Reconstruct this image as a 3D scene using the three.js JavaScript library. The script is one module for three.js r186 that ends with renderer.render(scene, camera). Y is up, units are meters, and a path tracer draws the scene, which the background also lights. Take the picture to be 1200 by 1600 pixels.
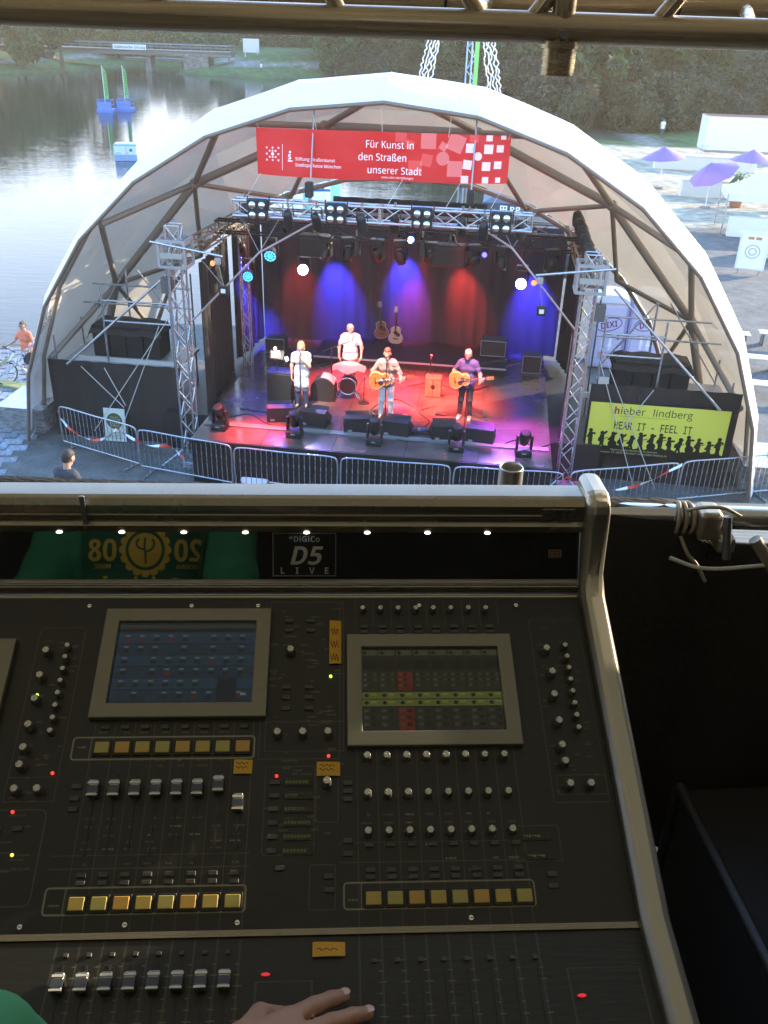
import * as THREE from 'three';
import { mergeGeometries, toCreasedNormals } from 'three/addons/utils/BufferGeometryUtils.js';
import { RoundedBoxGeometry } from 'three/addons/geometries/RoundedBoxGeometry.js';
import { ImprovedNoise } from 'three/addons/math/ImprovedNoise.js';

// ---------- camera, sky, sun, exposure ----------
const scene = new THREE.Scene();
const renderer = new THREE.WebGLRenderer({ antialias: true });
renderer.toneMapping = THREE.LinearToneMapping;
renderer.toneMappingExposure = 2.9;
renderer.shadowMap.enabled = true;
const V = (x, y, z) => new THREE.Vector3(x, y, z);
const R = d => d * Math.PI / 180;
const camera = new THREE.PerspectiveCamera(59.49, 768 / 1024, 0.05, 2000);
{
  const th = R(28.65), ro = R(1.9);
  const F = V(0, -Math.sin(th), -Math.cos(th)), U0 = V(0, Math.cos(th), -Math.sin(th)), R0 = V(1, 0, 0);
  camera.position.set(0, 9.6, 0);
  camera.up.copy(U0.clone().multiplyScalar(Math.cos(ro)).addScaledVector(R0, -Math.sin(ro)));
  camera.lookAt(camera.position.clone().add(F));
}
const sunAz = R(59), sunEl = R(15);
const sunDir = V(Math.sin(sunAz) * Math.cos(sunEl), Math.sin(sunEl), -Math.cos(sunAz) * Math.cos(sunEl));
{
  const W = 512, H = 256, d = new Float32Array(W * H * 4), v = V(0, 0, 0);
  for (let j = 0; j < H; j++) for (let i = 0; i < W; i++) {
    const el = ((j + .5) / H - .5) * Math.PI, az = ((i + .5) / W - .5) * 2 * Math.PI;
    v.set(Math.cos(el) * Math.cos(az), Math.sin(el), Math.cos(el) * Math.sin(az));
    const y = Math.max(v.y, 0), t = Math.pow(y, .29), c = Math.max(v.dot(sunDir), 0);
    const g = 2.2 * Math.pow(c, 60) + .55 * Math.pow(c, 8), k = (j * W + i) * 4;
    const hz = [2.15, 2.05, 1.8], ze = [.09, .48, 1.2], gl = [1, .86, .62];
    for (let a = 0; a < 3; a++) d[k + a] = hz[a] * (1 - t) + ze[a] * t + g * gl[a];
    if (v.y < 0) for (let a = 0; a < 3; a++) d[k + a] = hz[a] * .35;
    d[k + 3] = 1;
  }
  const sky = new THREE.DataTexture(d, W, H, THREE.RGBAFormat, THREE.FloatType);
  sky.mapping = THREE.EquirectangularReflectionMapping; sky.magFilter = THREE.LinearFilter; sky.minFilter = THREE.LinearFilter; sky.needsUpdate = true;
  scene.background = sky; scene.environment = sky;
}
const sun = new THREE.DirectionalLight(new THREE.Color(1, .84, .6), 5);
sun.position.copy(sunDir).multiplyScalar(120).add(V(0, 0, -25)); sun.castShadow = true; sun.name = 'sun';
sun.shadow.mapSize.set(4096, 4096); Object.assign(sun.shadow.camera, { left: -60, right: 60, top: 60, bottom: -60, near: 1, far: 320 });
scene.add(sun, sun.target); sun.target.position.set(0, 0, -25);
scene.fog = new THREE.FogExp2(0xffe4b8, 0.0007);

// ---------- helpers ----------
let seed = 20257;
const rnd = () => { seed = (seed * 1664525 + 1013904223) >>> 0; return seed / 4294967296; };
const rr = (a, b) => a + (b - a) * rnd();
const noise = new ImprovedNoise();
const fbm = (x, y, o = 4) => { let s = 0, a = .5, f = 1; for (let i = 0; i < o; i++) { s += a * noise.noise(x * f, y * f, 3.7 + i); a *= .5; f *= 2; } return s; };
const lin = (r, g, b) => new THREE.Color().setRGB(r, g, b);
const std = (c, roughness = .7, metalness = 0, o = {}) => new THREE.MeshStandardMaterial({ color: Array.isArray(c) ? lin(...c) : c, roughness, metalness, ...o });
function pixTex(w, h, fn, srgb = true, repeat) {
  const d = new Uint8Array(w * h * 4);
  for (let j = 0; j < h; j++) for (let i = 0; i < w; i++) { const c = fn(i / w, j / h); const k = (j * w + i) * 4; d[k] = c[0]; d[k + 1] = c[1]; d[k + 2] = c[2]; d[k + 3] = 255; }
  const t = new THREE.DataTexture(d, w, h); t.magFilter = THREE.LinearFilter; t.minFilter = THREE.LinearMipmapLinearFilter; t.generateMipmaps = true;
  t.wrapS = t.wrapT = THREE.RepeatWrapping; if (srgb) t.colorSpace = THREE.SRGBColorSpace; if (repeat) t.repeat.set(...repeat); t.needsUpdate = true; return t;
}
function canvasTex(w, h, draw) {
  const c = document.createElement('canvas'); c.width = w; c.height = h; const g = c.getContext('2d'); draw(g, w, h);
  const t = new THREE.CanvasTexture(c); t.colorSpace = THREE.SRGBColorSpace; t.magFilter = THREE.LinearFilter; t.anisotropy = 8; return t;
}
// tileable noise from a torus of 2-D noise blends
const tn = (u, v, f, o = 3, s = 0) => { const a = (x, y) => fbm(x * f + s, y * f + s * 1.7, o); return a(u, v) * (1 - u) * (1 - v) + a(u - 1, v) * u * (1 - v) + a(u, v - 1) * (1 - u) * v + a(u - 1, v - 1) * u * v; };
const clamp = (x, a = 0, b = 255) => Math.max(a, Math.min(b, x));
const greyNoise = (f, amp, base = 200, o = 4, s = 0) => pixTex(256, 256, (u, v) => { const n = clamp(base + amp * tn(u, v, f, o, s)); return [n, n, n]; });
const dirtTex = greyNoise(8, 150, 205), fineTex = greyNoise(40, 160, 205, 3, 9);
const names = {};
const numbered = n => { const k = names[n] = (names[n] ?? -1) + 1; return k ? `${n}_${String(k).padStart(3, '0')}` : n; };
function thing(name, label, category, pos = [0, 0, 0], turn = 0, group) {
  const o = new THREE.Group(); o.name = numbered(name); o.position.set(...(pos.isVector3 ? pos.toArray() : pos)); o.rotation.y = turn;
  o.userData = { label, category }; if (group) o.userData.group = group; scene.add(o); return o;
}
function finish(m, name, parent) { m.castShadow = m.receiveShadow = true; m.name = parent === scene ? numbered(name) : name; parent.add(m); return m; }
function part(name, geo, mat, parent, pos, rot) {
  const m = new THREE.Mesh(geo, mat); if (pos) m.position.set(...(pos.isVector3 ? pos.toArray() : pos)); if (rot) m.rotation.set(...rot); return finish(m, name, parent);
}
function tagMesh(m, label, category, group) { m.userData = { label, category }; if (group) m.userData.group = group; return m; }
function structure(name, geo, mat, pos) { const m = part(name, geo, mat, scene, pos); m.userData = { kind: 'structure' }; return m; }
const UC6 = new THREE.CylinderGeometry(1, 1, 1, 7), UC = new THREE.CylinderGeometry(1, 1, 1, 14), UC24 = new THREE.CylinderGeometry(1, 1, 1, 28), UB = new THREE.BoxGeometry(1, 1, 1), US = new THREE.SphereGeometry(1, 12, 8);
const YA = V(0, 1, 0);
function bar(name, mat, parent, a, b, r, geo = UC6) {
  const A = V(...a), B = V(...b), m = new THREE.Mesh(geo, mat), d = B.clone().sub(A);
  m.position.copy(A).lerp(B, .5); m.scale.set(r, d.length(), r); m.quaternion.setFromUnitVectors(YA, d.normalize()); return finish(m, name, parent);
}
function box(name, mat, parent, size, pos, rot) { const m = new THREE.Mesh(UB, mat); m.scale.set(...size); m.position.set(...pos); if (rot) m.rotation.set(...rot); return finish(m, name, parent); }
const rbCache = {};
function rbox(name, mat, parent, size, pos, rad = .02, rot, seg = 2) {
  const k = [...size, rad, seg].join(); const g = rbCache[k] ??= new RoundedBoxGeometry(size[0], size[1], size[2], seg, rad); return part(name, g, mat, parent, pos, rot);
}
const boxG = (w, h, d, x = 0, y = 0, z = 0, rx = 0, ry = 0, rz = 0) => new THREE.BoxGeometry(w, h, d).applyMatrix4(new THREE.Matrix4().makeRotationFromEuler(new THREE.Euler(rx, ry, rz)).setPosition(x, y, z));
function tubeG(a, b, r, seg = 8) { const A = V(...a), B = V(...b), d = B.clone().sub(A); const g = new THREE.CylinderGeometry(r, r, d.length(), seg); g.applyQuaternion(new THREE.Quaternion().setFromUnitVectors(YA, d.clone().normalize())); g.translate(...A.lerp(B, .5).toArray()); return g; }
const curveG = (pts, r, n = 40, seg = 6) => new THREE.TubeGeometry(new THREE.CatmullRomCurve3(pts.map(p => V(...p))), n, r, seg);
const merge = l => mergeGeometries(l.map(g => { const h = g.index ? g.toNonIndexed() : g; for (const k of Object.keys(h.attributes)) if (!['position', 'normal', 'uv'].includes(k)) h.deleteAttribute(k); return h; }));
function grid(nu, nv, fn, uvs = (u, v) => [u, v]) { // parametric sheet
  const p = [], t = [], idx = [];
  for (let j = 0; j <= nv; j++) for (let i = 0; i <= nu; i++) { p.push(...fn(i / nu, j / nv)); t.push(...uvs(i / nu, j / nv)); }
  for (let j = 0; j < nv; j++) for (let i = 0; i < nu; i++) { const a = j * (nu + 1) + i, b = a + 1, c = a + nu + 1, d = c + 1; idx.push(a, b, d, a, d, c); }
  const g = new THREE.BufferGeometry(); g.setAttribute('position', new THREE.Float32BufferAttribute(p, 3)); g.setAttribute('uv', new THREE.Float32BufferAttribute(t, 2)); g.setIndex(idx); g.computeVertexNormals(); return g;
}
// the stage has its own frame: x along the front edge, z towards the audience, turned a little to the camera
const STA = -R(6.5), ORG = V(0, 0, -18.2);
const S = (x, y, z) => V(x, y, z).applyAxisAngle(YA, STA).add(ORG);
const sthing = (name, label, cat, p, turn = 0, group) => thing(name, label, cat, S(...p), STA + turn, group);

// ---------- materials ----------
const M = {
  alu: std([.55, .55, .56], .38, .85, { roughnessMap: dirtTex }), aluDull: std([.42, .42, .42], .5, .7), galv: std([.48, .5, .52], .45, .75, { roughnessMap: dirtTex }),
  brown: std([.20, .15, .11], .5, .35), steel: std([.3, .3, .31], .35, .9), black: std([.018, .018, .018], .6), blackSatin: std([.02, .02, .021], .35), blackCloth: std([.014, .014, .015], .95), blackMetal: std([.03, .03, .03], .45, .4),
  white: std([.75, .75, .74], .5), concrete: std([.36, .35, .33], .85, 0, { map: dirtTex }), red: std([.55, .03, .03], .6), skin: std([.44, .25, .17], .55), rope: std([.5, .48, .42], .8),
  chrome: std([.75, .75, .75], .12, 1), glassBlack: std([.012, .011, .010], .05), yellow: std([.62, .42, .06], .6),
};
// ---------- land, lake, sky-lit water ----------
const LAKE = [[-300, -100], [-60, -45], [-12.7, -28.2], [-10.3, -28.4], [-9.6, -31], [1, -31], [2.5, -39], [9, -39.5], [9, -52], [10.5, -62], [13, -80], [14, -105], [9, -145], [-2, -180], [-17, -189], [-44, -195], [-50, -225], [-58, -225], [-61, -194], [-70, -176], [-110, -166], [-300, -150]];
function lakeDist(x, z) { // < 0 in the lake
  let inside = false, best = 1e9;
  for (let i = 0, j = LAKE.length - 1; i < LAKE.length; j = i++) {
    const [xi, zi] = LAKE[i], [xj, zj] = LAKE[j];
    if ((zi > z) !== (zj > z) && x < (xj - xi) * (z - zi) / (zj - zi) + xi) inside = !inside;
    const dx = xj - xi, dz = zj - zi, t = Math.max(0, Math.min(1, ((x - xi) * dx + (z - zi) * dz) / (dx * dx + dz * dz)));
    best = Math.min(best, Math.hypot(x - xi - dx * t, z - zi - dz * t));
  }
  return inside ? -best : best;
}
const ss = (a, b, x) => { const t = Math.max(0, Math.min(1, (x - a) / (b - a))); return t * t * (3 - 2 * t); };
function landY(x, z) {
  const d = lakeDist(x, z);
  if (d < 0) return Math.max(-3, -.75 + d * .5);
  if (z > -51.9 && x > 4) return -.6;
  let h = -.75 + .75 * ss(0, 2.5, d);
  const far = ss(-150, -185, z);
  h += far * (3.6 * ss(1, 24, d) * (x > -47 ? 1 : .75)) + .25 * fbm(x * .07, z * .07) * ss(0, 10, d);
  const hill = ss(-2, 60, x) * ss(-88, -150, z); // wooded hill on the right bank
  h += hill * 26 * ss(3, 90, d);
  return h;
}
{
  const nx = 230, nz = 170, x0 = -260, x1 = 260, z0 = -40, z1 = -420;
  const g = grid(nx, nz, (u, v) => { const x = x0 + (x1 - x0) * u, z = z0 + (z1 - z0) * Math.pow(v, 1.25); return [x, landY(x, z), z]; }, (u, v) => [u * 520 / 6, v * 380 / 6]);
  const p = g.attributes.position, col = [];
  for (let i = 0; i < p.count; i++) {
    const x = p.getX(i), z = p.getZ(i), d = lakeDist(x, z), n = fbm(x * .11, z * .11), sand = x > 8 && z > -92 ? 1 : 0, pathd = Math.abs(d - 11 - 2 * n) < 1.6 && z < -90 ? 1 : 0;
    const wood = x > -14 && x < 24 + 10 * n && z < -96;
    const c = sand ? [.55, .47, .33] : wood && !pathd ? [.05 + .02 * n, .048 + .02 * n, .022] : pathd ? [.36, .33, .28] : [.09 + .035 * n, .165 + .05 * n, .034]; if (d < .8 && !sand) { c[0] = .07; c[1] = .08; c[2] = .04; }
    col.push(...c);
  }
  g.setAttribute('color', new THREE.Float32BufferAttribute(col, 3));
  structure('ground', g, new THREE.MeshStandardMaterial({ vertexColors: true, roughness: .95, map: dirtTex, bumpMap: fineTex, bumpScale: .04 }));
}
{ // lake
  const N = 512, hmap = pixTex(N, N, (u, v) => { const a = tn(u, v * 2.2 % 1, 9, 4, 2) * 130 + tn(u, v, 34, 3, 5) * 55; const n = clamp(128 + a); return [n, n, n]; }, false);
  hmap.repeat.set(42, 60);
  const m = new THREE.MeshPhysicalMaterial({ color: lin(.012, .022, .02), roughness: .06, ior: 1.33, specularIntensity: 1, bumpMap: hmap, bumpScale: .012 });
  const g = new THREE.PlaneGeometry(620, 420); g.rotateX(-Math.PI / 2); structure('lake_water', g, m, [0, -.6, -235]);
}
const paveTex = pixTex(512, 512, (u, v) => { const n = 150 + 70 * tn(u, v, 6, 4, 4) + 60 * tn(u, v, 50, 2, 8); return [clamp(n), clamp(n * .98), clamp(n * .94)]; });
{ // promenade slab round the stage
  const pts = [[-70, -49.6], [-12.7, -28.2], [-10.3, -28.4], [-9.6, -31], [1, -31], [2.5, -39], [9, -39.5], [9, -52], [80, -52], [80, 6], [-70, 6]];
  const sh = new THREE.Shape(pts.map(([x, z]) => new THREE.Vector2(x, -z)));
  const g = new THREE.ExtrudeGeometry(sh, { depth: 2.6, bevelEnabled: false }); g.rotateX(-Math.PI / 2); g.translate(0, -2.6, 0);
  const uv = g.attributes.uv; for (let i = 0; i < uv.count; i++) uv.setXY(i, uv.getX(i) / 3, uv.getY(i) / 3);
  const prom = structure('promenade', g, std([.34, .33, .32], .9, 0, { map: paveTex, bumpMap: fineTex, bumpScale: .01 }));
  // laid stones left of the stage, each with its own edge
  const st = [], sg = new RoundedBoxGeometry(1, .06, 1, 1, .02), dummy = new THREE.Object3D(), rows = [];
  for (let r = 0; r < 46; r++) for (let c = 0; c < 22; c++) {
    const lx = -9.2 - c * .52 - (r % 2) * .26, lz = -28.0 + .34 * r + (lx + 11.5) * .12; if (lz < -27.6 - (lx + 12.7) * -.28 * 0 && lx > -10) continue;
    if (lakeDist(lx, lz) < .25 || lz > -17.5) continue; rows.push([lx, lz]);
  }
  const im = new THREE.InstancedMesh(sg, std([.36, .37, .39], .8, 0, { map: dirtTex }), rows.length);
  rows.forEach(([x, z], i) => { dummy.position.set(x, -.012 + rr(-.006, .006), z); dummy.rotation.set(rr(-.02, .02), R(8), rr(-.02, .02)); dummy.scale.set(.49, 1, .31); dummy.updateMatrix(); im.setMatrixAt(i, dummy.matrix); const b = rr(.7, 1.1); im.setColorAt(i, lin(b, b, b * 1.02)); });
  finish(im, 'paving_stones', prom); im.userData.kind = 'stuff';
  const k = structure('kerb', boxG(3.2, .13, .42, 0, 0, 0, 0, R(-18)), std([.42, .42, .16], .85, 0, { map: dirtTex })); k.position.set(-10.9, .03, -24.4);
}
{ // stone amphitheatre steps up to the mixing platform
  const m = std([.42, .39, .33], .88, 0, { map: paveTex, bumpMap: fineTex, bumpScale: .01 });
  const base = structure('amphitheatre_steps', boxG(60, .3, 15.8, 0, -.32, -9.9), m);
  for (let i = 0; i < 15; i++) { const h = .46 * (i + 1); box('step', m, base, [60, h + .5, .955], [0, h / 2 - .35, -17.4 + i * .96]); }
}
// ---------- trees ----------
const leafMat = new THREE.MeshPhysicalMaterial({ vertexColors: true, roughness: .9, transmission: .3, thickness: 0, side: THREE.DoubleSide });
const barkMat = std([.11, .085, .06], .95);
function crownG(w, h, n, leaf, tone, dropy = 0) {
  const p = [], nrm = [], col = [], idx = [], cl = []; const c = V(0, 0, 0), a = V(0, 0, 0), b = V(0, 0, 0);
  for (let i = 0; i < 26; i++) { const t = rnd(), ang = rr(0, 6.283), y = h * (.18 + .8 * t), rad = w * .5 * Math.sin(Math.PI * (.14 + .8 * t)) * Math.sqrt(rr(.1, 1)); cl.push([Math.cos(ang) * rad, y, Math.sin(ang) * rad, w * rr(.12, .22)]); }
  for (let i = 0; i < n; i++) {
    const [cx, cy, cz, cr] = cl[i % cl.length]; a.set(rr(-1, 1), rr(-1, 1), rr(-1, 1)).normalize(); const q = cr * Math.pow(rnd(), .35);
    c.set(cx + a.x * q, cy + a.y * q * .8 - dropy * rnd() * cr, cz + a.z * q);
    a.set(rr(-1, 1), rr(-1, 1), rr(-1, 1)).normalize(); b.set(rr(-1, 1), rr(-1, 1), rr(-1, 1)).cross(a).normalize(); const s = leaf * rr(.6, 1.3), k = p.length / 3;
    for (const [u, v] of [[-1, 0], [0, -.45], [1, 0], [0, .45]]) { p.push(c.x + (a.x * u + b.x * v) * s, c.y + (a.y * u + b.y * v) * s, c.z + (a.z * u + b.z * v) * s); }
    const br = rr(.7, 1.25); for (let m = 0; m < 4; m++) col.push(tone[0] * br, tone[1] * br, tone[2] * br);
    idx.push(k, k + 1, k + 2, k, k + 2, k + 3);
  }
  const g = new THREE.BufferGeometry(); g.setAttribute('position', new THREE.Float32BufferAttribute(p, 3)); g.setAttribute('color', new THREE.Float32BufferAttribute(col, 3)); g.setIndex(idx); g.computeVertexNormals(); return g;
}
function trunkG(h, r) { const l = [new THREE.CylinderGeometry(r * .45, r, h * .6, 8).translate(0, h * .3, 0)]; for (let i = 0; i < 6; i++) { const a = i * 1.05 + .3, y = h * (.3 + .05 * i), q = h * .26; l.push(tubeG([0, y, 0], [Math.cos(a) * q, y + q * 1.1, Math.sin(a) * q], r * .22, 5)); } return merge(l); }
const treeKinds = [[11, 16, [.062, .118, .026]], [9, 19, [.05, .096, .024]], [13, 15, [.08, .125, .028]], [8, 13, [.09, .13, .03]]].map(([w, h, t]) => ({ w, h, crown: crownG(w, h, 5200, .7, t), trunk: trunkG(h, h * .025) }));
function tree(x, z, kind, s, label, group) {
  const k = treeKinds[kind], t = thing('tree', label, 'tree', [x, landY(x, z) - .15, z], rr(0, 6.28), group); t.scale.set(s * rr(.9, 1.15), s, s * rr(.9, 1.15));
  part('trunk', k.trunk, barkMat, t); part('crown', k.crown, leafMat, t); return t;
}
// left shore behind the water, in front of and behind the bridge
for (const [x, z, k, s] of [[-84, -182, 0, 1.15], [-92, -178, 1, 1.25], [-78, -192, 2, 1.1], [-100, -186, 1, 1.5], [-112, -184, 0, 1.5]]) tree(x, z, k, s, 'broad tree on the left bank in front of the bridge', 'trees on the left bank');
tree(-64.5, -191, 1, .8, 'dark narrow tree standing before the middle of the bridge', undefined);
for (const [x, z, k, s] of [[-118, -232, 1, 1.3], [-106, -240, 0, 1.3], [-97, -229, 1, 1.2], [-88, -236, 2, 1.3], [-80, -228, 0, 1.15], [-73, -240, 1, 1.1], [-66, -232, 2, .85], [-60, -262, 3, .8], [-52, -268, 3, .75], [-46, -262, 3, .8], [-38, -250, 3, .75], [-40, -275, 0, .8], [-31, -258, 3, .7], [-24, -252, 0, .8], [-26, -272, 1, .8]]) tree(x, z, k, s, 'tree in the row behind the bridge and the grass bank', 'trees behind the bridge');
for (let i = 0; i < 64; i++) {
  const row = i >> 4, c = i & 15, x = -18 + c * 6.2 + row * 3 + rr(-2, 2), z = -208 - row * 14 + c * (row ? 1.5 : 4.2) + rr(-4, 4) ;
  if (lakeDist(x, z) < 5) continue;
  tree(x, z, i % 3, rr(.85, 1.25), 'tree in the dense wood on the hill behind the stage', 'wood on the hill');
}
for (let i = 0; i < 34; i++) {
  const v = (i >> 1) / 16, x = -14 + 29 * Math.pow(v, .8) + (i & 1) * 7 + rr(-1.5, 1.5), z = -199 + 96 * v + (i & 1) * -6 + rr(-2, 2); if (lakeDist(x, z) < 2.5) continue;
  tree(x, z, i % 2, rr(.8, 1.1), 'dark tree at the water edge of the wooded bank behind the dome', 'dark trees along the wooded bank');
}
for (const [x, z, k, s] of [[-122, -176, 1, 1.5], [-104, -176, 2, 1.35], [-96, -190, 0, 1.5], [-70, -186, 0, .75]]) tree(x, z, k, s, 'broad tree on the left bank in front of the bridge', 'trees on the left bank');
for (let i = 0; i < 16; i++) { const x = 24 + (i % 8) * 6 + rr(-2, 2), z = -128 - (i >> 3) * 18 - (i % 8) * 3 + rr(-3, 3); if (lakeDist(x, z) < 6) continue; tree(x, z, i % 3, rr(.7, 1), 'tree on the right bank above the footpath', 'trees above the footpath'); }
// undergrowth that fills the wood down to the water
const underG = [0, 1, 2].map(i => crownG(6.5, 4.6, 3600, .24, [[.045, .058, .018], [.06, .066, .02], [.055, .052, .024]][i]));
for (let i = 0; i < 96; i++) {
  const v = (i >> 2) / 23, r = i & 3, x = -13 + 27 * Math.pow(v, .8) + r * 5 + rr(-1.5, 1.5), z = -197 + 98 * v - r * 3 + rr(-2, 2); if (lakeDist(x, z) < 1.2) continue;
  const b = tagMesh(part('shrub', underG[i % 3], leafMat, scene, [x, landY(x, z) - .9, z]), 'dense shrub filling the dark wood behind the dome', 'shrub', 'undergrowth of the wood'); b.scale.setScalar(rr(.9, 1.5)); b.rotation.y = rr(0, 6);
}
const beltG = crownG(6.5, 4.6, 3600, .24, [.065, .11, .026]);
for (let i = 0; i < 24; i++) { const x = -128 + i * 5.4 + rr(-1.5, 1.5), z = -238 + rr(-6, 6) - (x > -45 ? 8 : 0); if (lakeDist(x, z) < 4) continue; const b = tagMesh(part('shrub', beltG, leafMat, scene, [x, landY(x, z) - 1.5, z]), 'tall shrub in the green belt behind the bridge', 'shrub', 'green belt behind the bridge'); b.scale.setScalar(rr(1.5, 2.3)); b.rotation.y = rr(0, 6); }
for (let i = 0; i < 20; i++) { const x = 27 + (i % 10) * 4.4 + rr(-1.5, 1.5), z = -106 - (i % 10) * 1.5 - Math.floor(i / 10) * 9 + rr(-2, 2); const b = tagMesh(part('shrub', underG[i % 3], leafMat, scene, [x, landY(x, z) - 1, z]), 'shrub on the slope behind the white trailer', 'shrub', 'shrubs on the right slope'); b.scale.setScalar(rr(.8, 1.4)); b.rotation.y = rr(0, 6); }
// shore bushes
const bushG = [0, 1].map(() => crownG(4, 2.6, 700, .3, [.07, .11, .03]));
for (const [x, z] of [[-74, -173], [-80, -171], [-88, -170], [-96, -169.5], [-3.5, -186], [1, -182], [-9, -189], [7, -166], [4, -174], [12, -152], [15, -138]]) { const t = tagMesh(part('bush', bushG[(x & 1)], leafMat, scene, [x, landY(x, z) - .3, z]), 'low bush at the edge of the far shore', 'bush', 'bushes along the far shore'); t.scale.setScalar(rr(.9, 1.4)); }
// ---------- bridge ----------
{
  const con = std([.3, .29, .26], .85, 0, { map: dirtTex }), t = thing('bridge', 'concrete footbridge with thin railing crossing the inlet', 'bridge', [-58, 0, -205]);
  part('deck', merge([boxG(48, .85, 5, 0, 2.8, 0), boxG(48, .16, 5.6, 0, 3.28, 0)]), con, t);
  for (const x of [-13.5, 7]) part('pier', boxG(1.1, 3.6, 3.6, x, .6, 0), con, t);
  part('abutment', boxG(8, 3.2, 6, -19, .8, 0), con, t); part('abutment', boxG(5, 3, 6, 17, 1.2, 0), con, t);
  for (const z of [2.6, -2.6]) { bar('handrail', M.steel, t, [-24, 4.4, z], [24, 4.4, z], .05); bar('handrail', M.steel, t, [-24, 3.9, z], [24, 3.9, z], .03); for (let i = 0; i <= 24; i++) bar('railing_post', M.steel, t, [-24 + i * 2, 3.3, z], [-24 + i * 2, 4.4, z], .035); }
  const l = thing('low_footbridge', 'low concrete footbridge under the larger bridge', 'bridge', [-50, 0, -214]);
  part('deck', boxG(17, .5, 3, 0, 1.25, 0), con, l); for (const x of [-4, 4]) part('pier', boxG(.7, 2.6, 2, x, 0, 0), con, l);
  const tx = canvasTex(1024, 128, (g, w, h) => { g.fillStyle = '#eef2f2'; g.fillRect(0, 0, w, h); g.fillStyle = '#20303c'; g.font = 'bold 92px serif'; g.textAlign = 'center'; g.textBaseline = 'middle'; g.fillText('Süddeutsche Zeitung', w / 2, h / 2 + 4, w - 40); });
  tagMesh(part('banner', new THREE.BoxGeometry(6.7, .95, .06), std('#ffffff', .8, 0, { map: tx }), scene, [-54.3, 3.75, -202.15]), 'long white newspaper banner hung on the bridge railing', 'banner');
  tagMesh(part('hoarding', merge([boxG(3.4, 2.6, .15, 0, 2.1, 0), boxG(.15, 2, .15, -1.3, .6, 0), boxG(.15, 2, .15, 1.3, .6, 0)]), M.white, scene, [-31.2, landY(-31.2, -212) - .2, -212]), 'white hoarding on two legs on top of the grass bank', 'hoarding');
}
// ---------- things on the water ----------
for (const [x, z, lab] of [[-34.2, -114.5, 'left of the two blue floats with a tall green flag'], [-32.4, -116.5, 'right of the two blue floats with a tall green flag']]) {
  const t = thing('flag_float', lab, 'float', [x, -.6, z], rr(-.2, .2), 'floats with flags'), blue = std([.06, .17, .5], .6);
  part('pontoon', new RoundedBoxGeometry(1.9, .45, 1.9, 2, .08), blue, t, [0, .12, 0]);
  for (const [a, b] of [[-.8, -.8], [.8, -.8], [.8, .8], [-.8, .8]]) bar('railing_post', blue, t, [a, .3, b], [a, 1.3, b], .04);
  for (const y of [.8, 1.3]) for (const [a, b, c, d] of [[-.8, -.8, .8, -.8], [.8, -.8, .8, .8], [.8, .8, -.8, .8], [-.8, .8, -.8, -.8]]) bar('railing_bar', blue, t, [a, y, b], [c, y, d], .035);
  part('netting', boxG(1.5, .8, .03, 0, .75, .8), std([.1, .22, .5], .8), t);
  bar('pole', M.white, t, [0, .2, 0], [0, 4.9, 0], .035);
  const tx = canvasTex(64, 512, (g, w, h) => { g.fillStyle = '#63b068'; g.fillRect(0, 0, w, h); g.save(); g.translate(w / 2, h / 2); g.rotate(-Math.PI / 2); g.fillStyle = '#0e5a2c'; g.font = 'bold 44px sans-serif'; g.textAlign = 'center'; g.textBaseline = 'middle'; for (let i = 0; i < 9; i++) { g.fillRect(-200 + i * 42, -18 + (i % 3) * 3, 26, 8); g.fillRect(-200 + i * 42, -18, 8, 36); g.fillRect(-196 + i * 42, 8, 24, 8); } g.restore(); });
  part('flag', grid(4, 14, (u, v) => [.04 + .42 * u * Math.min(1, (1 - v) * 5 + .1), 1.4 + 3.45 * v, .06 * Math.sin(u * 4 + v * 5)]), new THREE.MeshPhysicalMaterial({ map: tx, roughness: .8, transmission: .25, thickness: 0, side: THREE.DoubleSide }), t);
}
{
  const t = thing('floating_cube', 'pale blue floating advertising block alone on the bright water', 'float', [-21.3, -.6, -75.6], R(8));
  const tx = canvasTex(512, 384, (g, w, h) => { g.fillStyle = '#b8d2ea'; g.fillRect(0, 0, w, h); g.fillStyle = '#7fa6cf'; g.fillRect(0, 0, w, 40); g.fillRect(0, h - 60, w, 60); g.fillStyle = '#35608f'; g.font = 'bold 70px sans-serif'; for (let i = 0; i < 7; i++) g.fillRect(26 + i * 26 + (i > 4 ? 120 : 0), 190, 18, 20); g.fillStyle = '#6d97c4'; g.fillRect(0, 232, w, 152); g.fillStyle = '#35608f'; g.beginPath(); g.arc(380, 130, 40, 0, 7); g.fill(); });
  part('block', new RoundedBoxGeometry(1.75, 1.25, 1.5, 2, .05), std('#ffffff', .6, 0, { map: tx }), t, [0, .62, 0]); part('seam', boxG(.05, 1.15, .04, .05, .62, .75), M.aluDull, t);
}
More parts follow.
